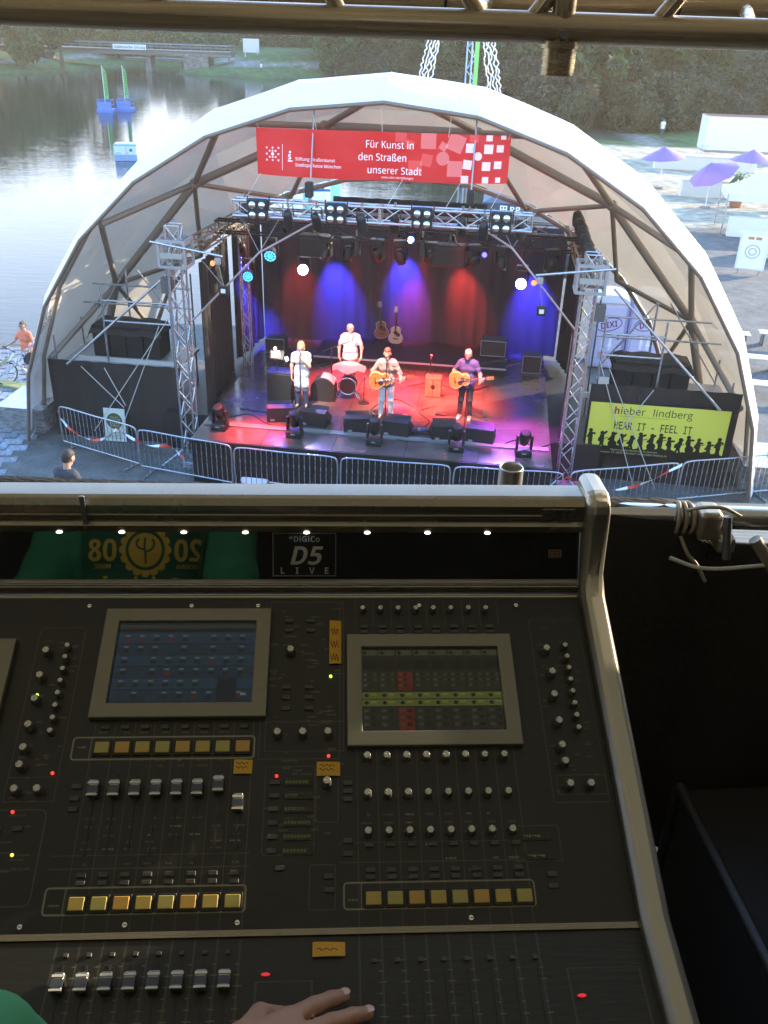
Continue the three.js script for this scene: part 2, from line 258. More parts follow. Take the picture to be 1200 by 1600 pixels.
{ // lattice mast with a green banner and streamers
  const t = thing('lattice_mast', 'blue and green lattice mast rising from the lake', 'mast', [5.75, -.6, -80]), b = std([.35, .5, .72], .5, .3), gr = std([.25, .65, .16], .7);
  for (const [x, z] of [[-.35, -.3], [.35, -.3], [0, .35]]) bar('chord', b, t, [x, -1.2, z], [x, 15, z], .06);
  for (let i = 0; i < 20; i++) { const y = i * .78, s = i % 2 ? 1 : -1; bar('brace', b, t, [-.35 * s, y, -.3], [.35 * s, y + .78, -.3], .035); bar('brace', b, t, [-.35 * s, y, -.3 * s * s], [0, y + .78, .35], .035); }
  part('banner_strip', boxG(.34, 9, .05, .4, 7.5, .34), gr, t);
  for (const [x0, x1, lab] of [[1.5, 2.75, 'slanting bundle of white streamers left of the lattice mast'], [8.25, 7.0, 'straight bundle of white streamers right of the lattice mast']]) {
    const s = thing('streamers', lab, 'streamers', [0, 0, -80]);
    for (let k = 0; k < 5; k++) { const pts = []; for (let i = 0; i <= 46; i++) { const v = i / 46; pts.push([x0 + (x1 - x0) * v * 1.6 + (k - 2) * .28 * (1 - .35 * v) + rr(-.11, .11), 3 + v * 9, rr(-.12, .12)]); } part('strand', curveG(pts, .055, 92, 5), std([.8, .82, .85], .6), s); }
  }
}
// ---------- dome ----------
function truss(t, p0, p1, w, n, r, mat, h = w, up = [0, 1, 0], faces = [0, 1, 2, 3]) {
  const A = V(...p0), B = V(...p1), d = B.clone().sub(A), L = d.length(); d.normalize();
  const u = V(...up).cross(d).normalize(), v = d.clone().cross(u).normalize();
  const P = (s, a, b) => A.clone().addScaledVector(d, s * L).addScaledVector(u, a * w / 2).addScaledVector(v, b * h / 2).toArray();
  const cs = [[-1, -1], [1, -1], [1, 1], [-1, 1]];
  for (const [a, b] of cs) bar('chord', mat, t, P(0, a, b), P(1, a, b), r, UC);
  for (const f of faces) { const [a, b] = cs[f], [c, e] = cs[(f + 1) % 4]; for (let i = 0; i < n; i++) { const o = (i + f) % 2; bar('brace', mat, t, o ? P(i / n, a, b) : P(i / n, c, e), o ? P((i + 1) / n, c, e) : P((i + 1) / n, a, b), r * .55); } for (const s of [0, 1]) bar('brace', mat, t, P(s, a, b), P(s, c, e), r * .6); }
}
const strutM = std([.3, .26, .21], .5, .3);
const PVC = new THREE.MeshPhysicalMaterial({ color: lin(.6, .54, .45), roughness: .75, transmission: .3, thickness: 0, side: THREE.DoubleSide, bumpMap: dirtTex, bumpScale: .02 });
{
  const t = sthing('stage_dome', 'large white faceted fabric dome arching over the stage', 'dome', [-.42, 0, 0]);
  const node = (a, s) => { const q = R(a), rx = 9.05 - 1.3 * Math.pow(s, 1.7), ry = 9.05 - 2.55 * Math.pow(s, 1.6); return V(rx * Math.sin(q), -.35 + ry * Math.cos(q), -2.4 - 4.2 * s); };
  const FA = [-87], MA = []; for (let i = -6; i <= 6; i++) FA.push(i * 12.5); FA.push(87); for (let i = 0; i < FA.length - 1; i++) MA.push((FA[i] + FA[i + 1]) / 2);
  const Fn = FA.map(a => node(a, 0)), Mn = MA.map(a => node(a, .5)), Rn = FA.map(a => node(a, 1)), c0 = V(0, 1, -4.5);
  const tri = (a, b, c, name = 'membrane_panel') => {
    const n = 4, p = [], uv = [], idx = []; const id = {};
    const nr = b.clone().sub(a).cross(c.clone().sub(a)).normalize(); if (nr.dot(c0.clone().sub(a)) < 0) nr.negate();
    for (let i = 0; i <= n; i++) for (let j = 0; j <= n - i; j++) { const k = n - i - j, q = a.clone().multiplyScalar(i / n).addScaledVector(b, j / n).addScaledVector(c, k / n); q.addScaledVector(nr, 27 * i * j * k / n ** 3 * .05 + .012 * fbm(q.x * 2, q.y * 2 + q.z)); id[i + ',' + j] = p.length / 3; p.push(q.x, q.y, q.z); uv.push(q.x / 3, (q.y + q.z) / 3); }
    for (let i = 0; i < n; i++) for (let j = 0; j < n - i; j++) { idx.push(id[i + ',' + j], id[(i + 1) + ',' + j], id[i + ',' + (j + 1)]); if (j < n - i - 1) idx.push(id[(i + 1) + ',' + j], id[(i + 1) + ',' + (j + 1)], id[i + ',' + (j + 1)]); }
    const g = new THREE.BufferGeometry(); g.setAttribute('position', new THREE.Float32BufferAttribute(p, 3)); g.setAttribute('uv', new THREE.Float32BufferAttribute(uv, 2)); g.setIndex(idx); g.computeVertexNormals(); return part(name, g, PVC, t);
  };
  const inw = p => p.clone().lerp(V(0, 0, p.z), .014).toArray();
  const strut = (a, b, r) => bar('strut', strutM, t, inw(a), inw(b), r, UC);
  const N = FA.length - 1; for (let i = 0; i < N; i++) { tri(Fn[i], Fn[i + 1], Mn[i]); tri(Rn[i], Rn[i + 1], Mn[i]); strut(Fn[i], Fn[i + 1], .05); strut(Rn[i], Rn[i + 1], .06); }
  for (let i = 0; i < N - 1; i++) { tri(Mn[i], Mn[i + 1], Fn[i + 1]); tri(Mn[i], Mn[i + 1], Rn[i + 1]); }
  // coarse lattice of tubes under the fabric
  const A0 = [-75, -50, -25, 0, 25, 50, 75], B0 = [-85, -62.5, -37.5, -12.5, 12.5, 37.5, 62.5, 85], in2 = p => V(p.x, p.y, p.z).lerp(V(0, 0, p.z), .02), bq = B0.map(a => in2(node(a, .5)));
  for (let i = 0; i < 7; i++) { strut(bq[i], bq[i + 1], .1); for (const k of [i, i + 1]) { strut(in2(node(A0[i], 0)), bq[k], .072); strut(in2(node(A0[i], 1)), bq[k], .06); } }
  for (const m of bq) { const q = part('node_joint', US, strutM, t, inw(m)); q.scale.setScalar(.13); }
  // the white front rim, turned down towards the audience
  const rimW = new THREE.MeshPhysicalMaterial({ color: lin(.8, .8, .78), roughness: .55, transmission: .12, thickness: 0, side: THREE.DoubleSide, bumpMap: dirtTex, bumpScale: .01 });
  const rim = FA.map(a => { const q = R(a); return V(8.78 * Math.sin(q), -.35 + 8.55 * Math.cos(q), -1.25); });
  for (let i = 0; i < N; i++) {
    const g = grid(8, 5, (u, v) => { const a = Fn[i].clone().lerp(Fn[i + 1], u), b = rim[i].clone().lerp(rim[i + 1], u), q = a.lerp(b, v), k = Math.sin(v * Math.PI) * .11 + .012 * fbm(u * 3 + i * 3, v * 3) + .012 * Math.sin(v * 9 + i) * Math.sin(u * 3.14); const d = V(q.x, q.y, 0).normalize(); return q.addScaledVector(d, k).toArray(); }, (u, v) => [u * 1.3, v * .5]);
    part('rim_panel', g, rimW, t); bar('rim_tube', M.brown, t, rim[i].toArray(), rim[i + 1].toArray(), .045, UC);
    bar('rim_seam', std([.5, .5, .48], .7), t, Fn[i].toArray(), rim[i].toArray(), .012);
  }
}
for (const [x, z, lab] of [[-9.75, -2.75, 'pale concrete anchor block under the left foot of the dome'], [8.95, -2.75, 'pale concrete anchor block under the right foot of the dome']]) {
  const t = sthing('anchor_block', lab, 'block', [x, 0, z]); rbox('block', M.concrete, t, [1.25, .62, 1.5], [0, .31, 0], .015); rbox('steel_cover', M.galv, t, [1.27, .03, 1.52], [0, .636, 0], .008); box('foot_plate', M.steel, t, [.4, .05, .35], [.25, .675, .1]);
}
// ---------- stage deck ----------
const deckMat = std([.13, .105, .095], .34, 0, { roughnessMap: greyNoise(6, 150, 200, 4, 3), map: greyNoise(5, 120, 215, 5, 11), bumpMap: fineTex, bumpScale: .002 });
{
  const t = sthing('stage_deck', 'dark glossy stage deck with a grey strip near its front edge', 'stage', [-.42, 0, 0]);
  for (let i = 0; i < 5; i++) for (let j = 0; j < 4; j++) { const g = new RoundedBoxGeometry(1.64, .1, 1.97, 1, .004); const uv = g.attributes.uv, ps = g.attributes.position; for (let k = 0; k < uv.count; k++) uv.setXY(k, (ps.getX(k) + i * 1.65) / 4, (ps.getZ(k) + j * 2) / 4); part('deck_panel', g, deckMat, t, [-3.29 + i * 1.645, 1.05 + rr(-.0012, .0012), -1 - j * 1.975]); }
  box('fascia', M.blackCloth, t, [8.2, .98, .04], [0, .5, -.06]); box('fascia_side', M.blackCloth, t, [.04, .98, 7.8], [-4.08, .5, -4]); box('fascia_side', M.blackCloth, t, [.04, .98, 7.8], [4.08, .5, -4]);
  box('edge_strip', std([.3, .29, .27], .7, 0, { map: dirtTex }), t, [8.1, .03, .2], [0, 1.116, -.98]);
  box('edge_lip', M.blackMetal, t, [8.22, .06, .05], [0, 1.06, .0]);
  for (const x of [-4.72, 4.72]) box('side_platform', M.black, t, [1.2, .96, 6.0], [x, .49, -4.75]);
  const r = sthing('drum_riser', 'low black riser with a pale front edge at the back of the stage', 'riser', [-.1, 1.1, -6.7]);
  rbox('platform', M.black, r, [5.4, .2, 1.9], [0, .1, 0], .01); box('front_edge', std([.42, .4, .36], .6), r, [5.4, .045, .03], [0, .19, .955]);
}
// drapes
function drape(label, x0, z0, x1, z1, y0, y1, group, folds = 9) {
  const side = folds < 20;
  const L = Math.hypot(x1 - x0, z1 - z0), nx = (z1 - z0) / L, nz = -(x1 - x0) / L;
  const g = grid(folds * 8, 4, (u, v) => { const k = (side ? .06 : .022) * Math.sin(u * folds * 6.283 + Math.sin(u * 17)) * (1 - .4 * v); return [x0 + (x1 - x0) * u + nx * k, y0 + (y1 - y0) * v, z0 + (z1 - z0) * u + nz * k]; }, (u, v) => [u * L, v * (y1 - y0)]);
  const o = part('stage_drape', g, new THREE.MeshStandardMaterial({ color: side ? lin(.018, .017, .017) : lin(.05, .047, .05), roughness: .92, side: THREE.DoubleSide, bumpMap: fineTex, bumpScale: .004 }), scene, S(0, 0, 0)); o.rotation.y = STA; tagMesh(o, label, 'drape', group); return o;
}
drape('wide black backdrop behind the band', -4.7, -7.75, 4.0, -7.75, 1.1, 4.75, undefined, 22);
drape('short dark cover standing above the middle of the backdrop', -2.6, -7.72, 1.7, -7.72, 4.7, 5.3, undefined, 8);
drape('black drape between the left tower and the gap of daylight', -4.72, -2.1, -4.9, -4.9, .95, 4.6, undefined, 9);
drape('black drape beside the right tower', 3.95, -2.0, 4.35, -5.35, .95, 4.6, undefined, 9);
drape('short black drape hung above the gap on the right', 4.35, -5.3, 4.31, -6.4, 2.35, 4.65, undefined, 4);
drape('black drape at the rear right corner of the stage', 4.3, -6.35, 4.05, -7.7, 1.1, 4.7, undefined, 5);
drape('black drape at the rear left corner of the stage', -4.95, -5.6, -4.75, -7.7, 1.1, 4.7, undefined, 5);
// ---------- towers, trusses ----------
for (const [x, lab, h] of [[-4.88, 'left lattice tower standing before the stage', 5.65], [4.05, 'right lattice tower standing before the stage', 5.55]]) {
  const t = sthing('truss_tower', lab, 'tower', [x, 0, -1.05]);
  truss(t, [0, .05, 0], [0, h, 0], .3, 15, .026, M.alu, .3, [0, 0, 1]);
  box('base_plate', M.galv, t, [.85, .05, .85], [0, .03, 0]);
  for (const y of [4.8, 5.35]) for (const [w, d, px, pz] of [[.62, .05, 0, .28], [.62, .05, 0, -.28], [.05, .56, .3, 0], [.05, .56, -.3, 0]]) box('sleeve_bar', M.aluDull, t, [w, .06, d], [px, y, pz]);
  for (const [a, b] of [[.29, .27], [-.29, .27], [.29, -.27], [-.29, -.27]]) box('sleeve_post', M.aluDull, t, [.055, .5, .055], [a, 5.075, b]);
  box('sleeve_plate', std([.35, .33, .28], .6), t, [.5, .12, .012], [0, 5.05, .311]);
  bar('outrigger', M.alu, t, [x < 0 ? -.45 : .45, 5.33, .3], [x < 0 ? 1.15 : -1.15, 5.12, .35], .025, UC);
  const b = box('hoist', std([.1, .09, .08], .6), t, [.22, .34, .2], [x < 0 ? -.24 : .28, 4.35, .05]); bar('hoist_chain', M.steel, t, [x < 0 ? -.24 : .28, 4.35, .05], [x < 0 ? -.24 : .28, 5.3, .05], .012);
  for (const [a, b2] of [[-.5, .5], [.5, .5]]) bar('base_leg', M.galv, t, [a * .3, .4, b2 * .3], [a * 1.2, .06, b2 * .9], .025, UC);
}
{
  const t = sthing('lighting_truss', 'silver front lighting truss hanging below the red banner', 'truss', [-.38, 6.12, -.95]);
  truss(t, [-3.1, 0, 0], [3.1, 0, 0], .3, 14, .026, M.alu, .31);
  box('joint_plate', M.alu, t, [.06, .36, .34], [0, 0, 0]);
  for (const [x, y] of [[-1.5, 'left'], [1.82, 'right']]) {
    const h = sthing('chain_hoist', `black chain hoist carrying the ${y} part of the front truss`, 'hoist', [-.38 + x, 6.15, -.95]);
    rbox('motor', M.blackMetal, h, [.16, .3, .2], [0, .38, 0], .03); bar('chain', M.steel, h, [0, .1, 0], [0, 1.9, -.6], .018); bar('hook', M.steel, h, [0, .1, 0], [0, .3, 0], .02);
  }
}
{
  const t = sthing('rear_truss', 'dark truss over the band carrying the moving lights', 'truss', [-.4, 4.98, -4.5]); truss(t, [-4.6, 0, 0], [4.4, 0, 0], .3, 16, .024, M.blackMetal, .3);
  const b = sthing('back_truss', 'dark truss along the top of the backdrop', 'truss', [-.4, 4.85, -6.95]); truss(b, [-4.6, 0, 0], [4.6, 0, 0], .3, 14, .024, M.brown, .3);
  const c = sthing('side_truss', 'brown truss running back from the left tower', 'truss', [-4.85, 5.0, -1.2]); truss(c, [0, 0, 0], [.1, -.12, -6.2], .3, 12, .024, M.brown, .3);
  const d = sthing('side_truss', 'brown truss running back from the right tower', 'truss', [4.05, 5.0, -1.2]); truss(d, [0, 0, 0], [-.05, -.12, -6.2], .3, 12, .024, M.brown, .3);
  const e = sthing('rear_tower', 'slim lattice tower seen through the gap behind the left drape', 'tower', [-4.55, 1.1, -5.25]); truss(e, [0, 0, 0], [0, 3.8, 0], .2, 12, .018, M.alu, .2, [0, 0, 1]);
  // dark covers and cases stacked on the grid
  for (const [x, y, z, w, lab] of [[-2.5, 5.25, -4.5, .8, 'left black box cover above the moving lights'], [.9, 5.2, -4.5, .9, 'right black box cover above the moving lights']]) { const k = sthing('cover', lab, 'cover', [x, y - .62, z]); rbox('hood', M.black, k, [w, .55, .5], [0, 0, 0], .09); bar('clamp', M.steel, k, [0, .2, 0], [0, .5, 0], .03); }
}
// blinders on the front truss
[[-2.92, 'first'], [-1.28, 'second'], [.5, 'third'], [2.1, 'fourth']].forEach(([x, w]) => {
  const t = sthing('blinder', `${w} four-lamp blinder from the left on the front truss`, 'stage light', [x, 6.12, -.72], 0, 'blinders on the front truss');
  rbox('housing', M.blackMetal, t, [.42, .44, .14], [0, 0, 0], .03);
  for (const [a, b] of [[-.1, .1], [.1, .1], [-.1, -.1], [.1, -.1]]) { const l = part('lamp', new THREE.SphereGeometry(.085, 16, 8, 0, 6.283, 0, 1.2), M.chrome, t, [a, b, .045], [Math.PI / 2, 0, 0]); const r = part('lamp_ring', new THREE.TorusGeometry(.085, .012, 6, 18), M.black, l, [0, .03, 0], [Math.PI / 2, 0, 0]); }
  bar('yoke', M.blackMetal, t, [-.23, 0, 0], [-.23, .26, -.06], .015); bar('yoke', M.blackMetal, t, [.23, 0, 0], [.23, .26, -.06], .015);
});
// stage lights: each fixture holds its own light
function spot(parent, from, to, color, I, ang, pen = .8) { const l = new THREE.SpotLight(color, I, 0, ang, pen, 2); l.position.set(...from); l.castShadow = true; l.shadow.radius = 3; l.name = 'lamp_light'; parent.add(l); l.target.position.set(...to); l.target.name = 'lamp_aim'; parent.add(l.target); }
const glow = (c, k) => new THREE.MeshStandardMaterial({ color: 0x080808, emissive: new THREE.Color(...c), emissiveIntensity: k, roughness: .4 });
// LED wash heads with a visible face; aim given in stage coordinates
function ledHead(x, y, z, aim, c, lab, opt = {}) {
  const t = sthing('wash_light', lab, 'stage light', [x, y, z], 0, 'lit wash lights over the stage'), r = opt.r ?? .13;
  const d = V(aim[0] - x, aim[1] - y, aim[2] - z), dn = d.clone().normalize(), q = new THREE.Quaternion().setFromUnitVectors(V(0, 0, 1), dn);
  const face = opt.face ? V(...opt.face).normalize() : dn; q.setFromUnitVectors(V(0, 0, 1), face);
  const hd = part('head', new THREE.CylinderGeometry(r * 1.12, r * .8, .26, 20).rotateX(Math.PI / 2), M.blackMetal, t); hd.quaternion.copy(q); hd.position.copy(face).multiplyScalar(-.13);
  if (opt.cells) { for (let i = 0; i < 19; i++) { const ring = i < 1 ? 0 : i < 7 ? 1 : 2, a = ring === 1 ? i * 1.047 : i * .5236, e = new THREE.Mesh(new THREE.CircleGeometry(r * .16, 10), glow(c, opt.k ?? 4)); e.position.set(Math.cos(a) * ring * r * .42, Math.sin(a) * ring * r * .42, .012).applyQuaternion(q); e.quaternion.copy(q); finish(e, 'led_cell', t); } }
  else { const e = new THREE.Mesh(new THREE.CircleGeometry(r, 24), glow(c, opt.k ?? 4)); e.quaternion.copy(q); e.position.copy(face).multiplyScalar(.012); finish(e, 'lens', t); }
  for (const s of [-1, 1]) bar('yoke', M.blackMetal, t, [s * r * 1.25, 0, -.1], [s * r * 1.2, .34, -.1], .02); rbox('base', M.blackMetal, t, [.3, .12, .24], [0, .38, -.1], .03);
  if (y < 4.6) bar('drop_arm', M.blackMetal, t, [0, .42, -.1], [0, 5.0 - y, -.1], .02);
  if (opt.I) spot(t, [dn.x * .06, dn.y * .06, dn.z * .06], d.toArray(), new THREE.Color(...(opt.lc ?? c)), opt.I, opt.ang ?? .3, opt.pen ?? .9);
}
const BL = [.05, .04, 1], RD = [1, .05, .04], CY = [.05, .35, 1], WB = [.7, .8, 1], MG = [.8, .05, .8];
ledHead(-3.62, 4.32, -4.4, [-2.4, 1.1, -1.6], CY, 'blue patterned wash light above the gap left of the backdrop', { cells: 1, r: .15, face: [.1, -.35, 1], I: 40, lc: BL, ang: .3, k: 2.2 });
ledHead(-2.8, 4.0, -4.5, [-1.5, 1.1, -.5], WB, 'bright white-blue wash light on the left of the rig', { r: .13, face: [.06, .28, 1], I: 40, lc: [.4, .3, 1], ang: .4, k: 9 });
ledHead(-4.25, 3.74, -4.5, [-3.6, 1.1, -2.6], CY, 'lower blue patterned wash light by the left drape', { cells: 1, r: .13, face: [.1, -.1, 1], I: 30, lc: BL, ang: .3, k: 2 });
ledHead(2.73, 3.98, -4.5, [2.6, 1.1, -.6], WB, 'bright white-blue wash light on the right of the rig', { r: .13, face: [-.1, .28, 1], I: 60, lc: [.5, .2, 1], ang: .35, k: 9 });
ledHead(-.06, 4.92, -4.4, [0, 1.1, -1], [.2, .3, 1], 'small blue light at the centre of the dark truss', { r: .08, face: [0, .2, 1], I: 30, lc: BL, ang: .2, k: 6 });
ledHead(1.77, 4.66, -4.4, [2.2, 1.1, -1], BL, 'dim blue light at the right end of the dark truss', { r: .06, face: [0, .2, 1], I: 30, ang: .22, k: 4 });
// red wash lamps, hung nose down
function par(x, y, z, aim, c, lab, I, ang, k = 4) {
  const t = sthing('par_lamp', lab, 'stage light', [x, y, z], 0, 'par lamps over the stage'), d = V(aim[0] - x, aim[1] - y, aim[2] - z), n = d.clone().normalize(), q = new THREE.Quaternion().setFromUnitVectors(V(0, -1, 0), n);
  const b = part('can', new THREE.LatheGeometry([[.0, .22], [.07, .21], [.095, .1], [.11, -.16]].map(p => new THREE.Vector2(...p)), 18), new THREE.MeshStandardMaterial({ color: lin(.03, .03, .03), roughness: .4, metalness: .4, side: THREE.DoubleSide }), t); b.quaternion.copy(q);
  const l = part('lens', new THREE.CircleGeometry(.098, 20).rotateX(Math.PI / 2), glow(c, k), t, n.clone().multiplyScalar(.13)); l.quaternion.copy(q);
  for (const s of [-1, 1]) bar('yoke', M.blackMetal, t, [s * .125, 0, 0], [s * .1, .3, 0], .012); bar('clamp', M.steel, t, [0, .28, 0], [0, .42, 0], .03);
  if (I) spot(t, n.clone().multiplyScalar(.16).toArray(), d.toArray(), new THREE.Color(...c), I, ang, 1);
}
par(-3.75, 4.42, -6.9, [-3.55, 2.3, -7.7], RD, 'red par lamp left of the bright wash light', 18, .42);
par(-2.75, 4.42, -6.8, [-2.45, 2.55, -7.7], BL, 'blue par lamp aimed at the left of the backdrop', 140, .4);
par(-.55, 4.45, -6.9, [-.5, 3.1, -7.7], BL, 'blue par lamp aimed at the middle of the backdrop', 105, .42);
par(3.05, 4.4, -6.8, [3.2, 2.5, -7.7], BL, 'blue par lamp aimed at the right of the backdrop', 140, .4);
par(-4.5, 4.3, -5.0, [-4.75, 1.6, -7.0], BL, 'blue par lamp in the left rear corner', 420, .28);
par(.84, 4.45, -6.9, [1.25, 2.7, -7.7], RD, 'red par lamp right of the centre', 45, .36);
par(-.05, 4.45, -6.85, [-.3, 2.1, -7.7], RD, 'red par lamp beside the middle blue one', 36, .32);
par(-1.4, 4.66, -4.35, [-1.6, 1.1, -4.2], RD, 'red par lamp above the drummer', 280, .45);
par(.25, 4.75, -4.2, [.5, 1.1, -4.0], RD, 'red par lamp over the wooden box', 330, .55);
par(-3.3, 5.95, -1.1, [-3.2, 1.1, -.7], RD, 'red par lamp under the left end of the front truss', 420, .24);
par(-.1, 5.92, -1.1, [-.5, 1.1, -3.4], [1, .12, .06], 'red par lamp under the middle of the front truss', 190, .4);
par(2.5, 5.92, -1.1, [3.0, 1.1, -1.6], MG, 'magenta par lamp under the right end of the front truss', 220, .3);
par(1.3, 5.92, -1.1, [1.2, 1.1, -3.2], RD, 'red par lamp right of the middle of the front truss', 260, .36);
par(-2.3, 5.92, -.8, [-2.42, 2.3, -2.4], [1, .86, .72], 'warm white par lamp aimed at the blonde singer', 115, .2);
par(-.75, 5.92, -.8, [-.35, 2.2, -2.1], [1, .8, .62], 'warm white par lamp aimed at the central guitarist', 95, .2);
par(-1.7, 5.92, -.8, [-1.45, 2.2, -3.85], [1, .74, .66], 'warm white par lamp aimed at the drummer', 95, .16);
par(1.75, 5.92, -.8, [1.62, 2.2, -2.5], [1, .7, .55], 'warm white par lamp aimed at the man in blue', 70, .2);
// dark moving heads hanging from the rear truss
[-2.19, -1.62, -.89, -.3, .45, 1.5, 2.2, 3.4].forEach((x, i) => {
  const t = sthing('moving_head', 'unlit black moving light', 'stage light', [x, 4.72, -4.35], rr(-.4, .4), 'unlit moving lights on the dark truss');
  t.userData.label = ['unlit black moving light', ['nearest the left cover', 'left of the drummer\'s red lamp', 'left of the small blue light', 'close under the small blue light', 'just right of the small blue light', 'left of the dim blue light', 'between the dim blue and the bright right light', 'at the right end of the dark truss'][i]].join(' ');
  rbox('base', M.blackMetal, t, [.34, .14, .26], [0, .12, 0], .03); for (const s of [-1, 1]) rbox('yoke', M.blackMetal, t, [.06, .34, .12], [s * .16, -.12, 0], .025);
  const h = part('head', new THREE.LatheGeometry([[0, .17], [.08, .16], [.115, .05], [.12, -.12], [.1, -.2], [0, -.19]].map(p => new THREE.Vector2(...p)), 18), M.blackMetal, t, [0, -.2, 0], [rr(-.5, .8), 0, rr(-.4, .4)]); part('lens', new THREE.SphereGeometry(.085, 14, 8), M.chrome, h, [0, -.16, 0]).scale.y = .4;
});
// long row of dark lamp hoods on the right truss
for (let i = 0; i < 5; i++) { const t = sthing('flood_light', ['first', 'second', 'third', 'fourth', 'fifth'][i] + ' dark flood light from the front on the right side truss', 'stage light', [4.02, 5.35, -1.9 - i * .95], rr(-.2, .2), 'flood lights on the right side truss'); part('hood', new THREE.LatheGeometry([[0, .2], [.1, .18], [.15, 0], [.17, -.14]].map(p => new THREE.Vector2(...p)), 14), M.black, t, [0, .05, 0], [.5, 0, .3]); bar('bracket', M.steel, t, [0, -.2, 0], [0, .1, 0], .02); }
// work lamps clipped to the tower arms
for (const [x, lab] of [[-3.85, 'small work lamp with a red cap on the left tower arm'], [3.0, 'small work lamp with a red cap on the right tower arm']]) { const t = sthing('work_lamp', lab, 'lamp', [x, 5.0, -.75]); rbox('body', M.aluDull, t, [.13, .14, .1], [0, 0, 0], .02); part('cap', new THREE.SphereGeometry(.055, 10, 8), glow([1, .2, .05], 1.2), t, [-.12, -.05, 0]); rbox('floodlight', M.blackMetal, t, [.2, .2, .12], [.1, -.62, 0], .02); box('glass', M.white, t, [.1, .09, .01], [.1, -.62, .066]); bar('arm', M.steel, t, [0, 0, 0], [.1, -.55, 0], .012); }
// thin brace poles crossing the opening
for (const [lab, pts] of [['thin brace pole climbing from the left tower to the front truss', [[-4.8, 3.4], [-3.13, 5.06], [-1.76, 5.85]]], ['thin brace pole falling from the front truss to the right tower', [[1.7, 5.85], [2.38, 5.47], [4.0, 3.7]]]]) { const t = sthing('brace_pole', lab, 'pole', [0, 0, -1.5]); for (let i = 0; i < pts.length - 1; i++) bar('tube', M.aluDull, t, [...pts[i], 0], [...pts[i + 1], 0], .022, UC); const [x, y] = pts[1]; for (const d of [-.45, .45]) bar('wire', M.steel, t, [x, y, 0], [x + d, y + .75, -.2], .008); const [x2, y2] = [(pts[0][0] + pts[1][0]) / 2, (pts[0][1] + pts[1][1]) / 2]; for (const d of [-.5, -.15]) bar('wire', M.steel, t, [x2, y2, 0], [x2 + d, y2 + .6, 0], .008); }
bar('tube', M.galv, sthing('prop_pole', 'long silver prop pole leaning inside the left foot of the dome', 'pole', [0, 0, -1.7]), [-8.1, 2.05, 0], [-5.5, 4.3, -.4], .03, UC);
bar('tube', M.galv, sthing('prop_pole', 'long silver prop pole leaning inside the right foot of the dome', 'pole', [0, 0, -1.7]), [7.4, 2.1, 0], [4.7, 4.6, -.4], .03, UC);
// ---------- banner ----------
{
  const tx = canvasTex(2048, 368, (g, w, h) => {
    g.fillStyle = '#d81f1c'; g.fillRect(0, 0, w, h);
    const sq = (x, y, s, c, r = 0) => { g.save(); g.translate(x, y); g.rotate(r); g.fillStyle = c; g.fillRect(-s / 2, -s / 2, s, s); g.restore(); }, dot = (x, y, r, c) => { g.fillStyle = c; g.beginPath(); g.arc(x, y, r, 0, 7); g.fill(); };
    const a = 'rgba(255,190,180,.55)', b = 'rgba(255,235,235,.92)', e = 'rgba(255,150,140,.4)';
    for (const [x, y, s, c, r] of [[1180, 25, 90, e, 0], [1250, 90, 70, e, .3], [1400, 55, 120, a, 0], [1390, 200, 90, e, .2], [1520, 95, 60, a, .5], [1620, 65, 130, a, .35], [1620, 260, 120, a, 0], [1300, 260, 110, e, 0], [1760, 20, 70, e, 0], [1705, 340, 60, b, 0], [1735, 100, 70, b, 0], [1880, 105, 70, b, 0], [1720, 225, 70, b, .1], [1870, 235, 66, b, 0], [1970, 100, 55, b, 0], [1960, 225, 58, b, 0], [1880, 20, 50, b, 0], [1990, 10, 40, b, 0], [1870, 340, 50, b, 0], [1970, 340, 40, b, 0]]) sq(x, y, s, c, r);
    dot(1800, 160, 32, b); dot(1520, 185, 52, a);
    for (let i = 0; i < 5; i++) for (let j = 0; j < 5; j++) if ((i + j) % 2 === 0 || i === 2) sq(85 + i * 24, 150 + j * 24, 14, '#ffd9d4', .1); dot(133, 198, 12, '#fff');
    g.fillStyle = '#fff'; g.fillRect(212, 120, 3, 200); g.font = 'bold 56px sans-serif'; g.fillText('S', 258, 235); dot(276, 178, 9, '#fff'); g.fillStyle = '#fff'; g.fillRect(258, 243, 38, 8);
    g.font = '34px sans-serif'; g.fillText('Stiftung Straßenkunst', 318, 240, 340); g.fillText('Stadtsparkasse München', 318, 286, 385);
    g.font = '74px sans-serif'; g.fillText('Für Kunst in', 890, 120, 400); g.fillText('den Straßen', 832, 216, 400); g.fillText('unserer Stadt', 906, 314, 450); g.font = '24px sans-serif'; g.fillText('www.sskm.de/stiftungen', 1025, 350, 330);
  });
  const g = grid(60, 12, (u, v) => [-3.07 + 5.22 * u, 6.72 + .06 * u + .9 * v - .05 * Math.sin(u * 3.1416) * (1 - v), .025 * Math.sin(u * 22 + v * 2) + .03 * fbm(u * 9, v * 3) + .06 * (1 - v) * Math.sin(u * 9)]);
  const t = sthing('banner', 'wide red sponsor banner with white lettering hung under the dome', 'banner', [0, 0, -1.4]);
  part('cloth', g, new THREE.MeshPhysicalMaterial({ map: tx, roughness: .6, side: THREE.DoubleSide, transmission: .15, thickness: 0 }), t);
  for (const x of [-3.0, -1.8, -.45, .9, 2.1]) bar('cord', M.rope, t, [x, 7.6, 0], [x * 1.05, 8.15 - .03 * x * x, .1], .008); for (const x of [-3.0, -2.0, 0, 1.2, 2.1]) bar('cord', M.rope, t, [x, 6.75, 0], [x - .25, 6.3, .3], .007);
}
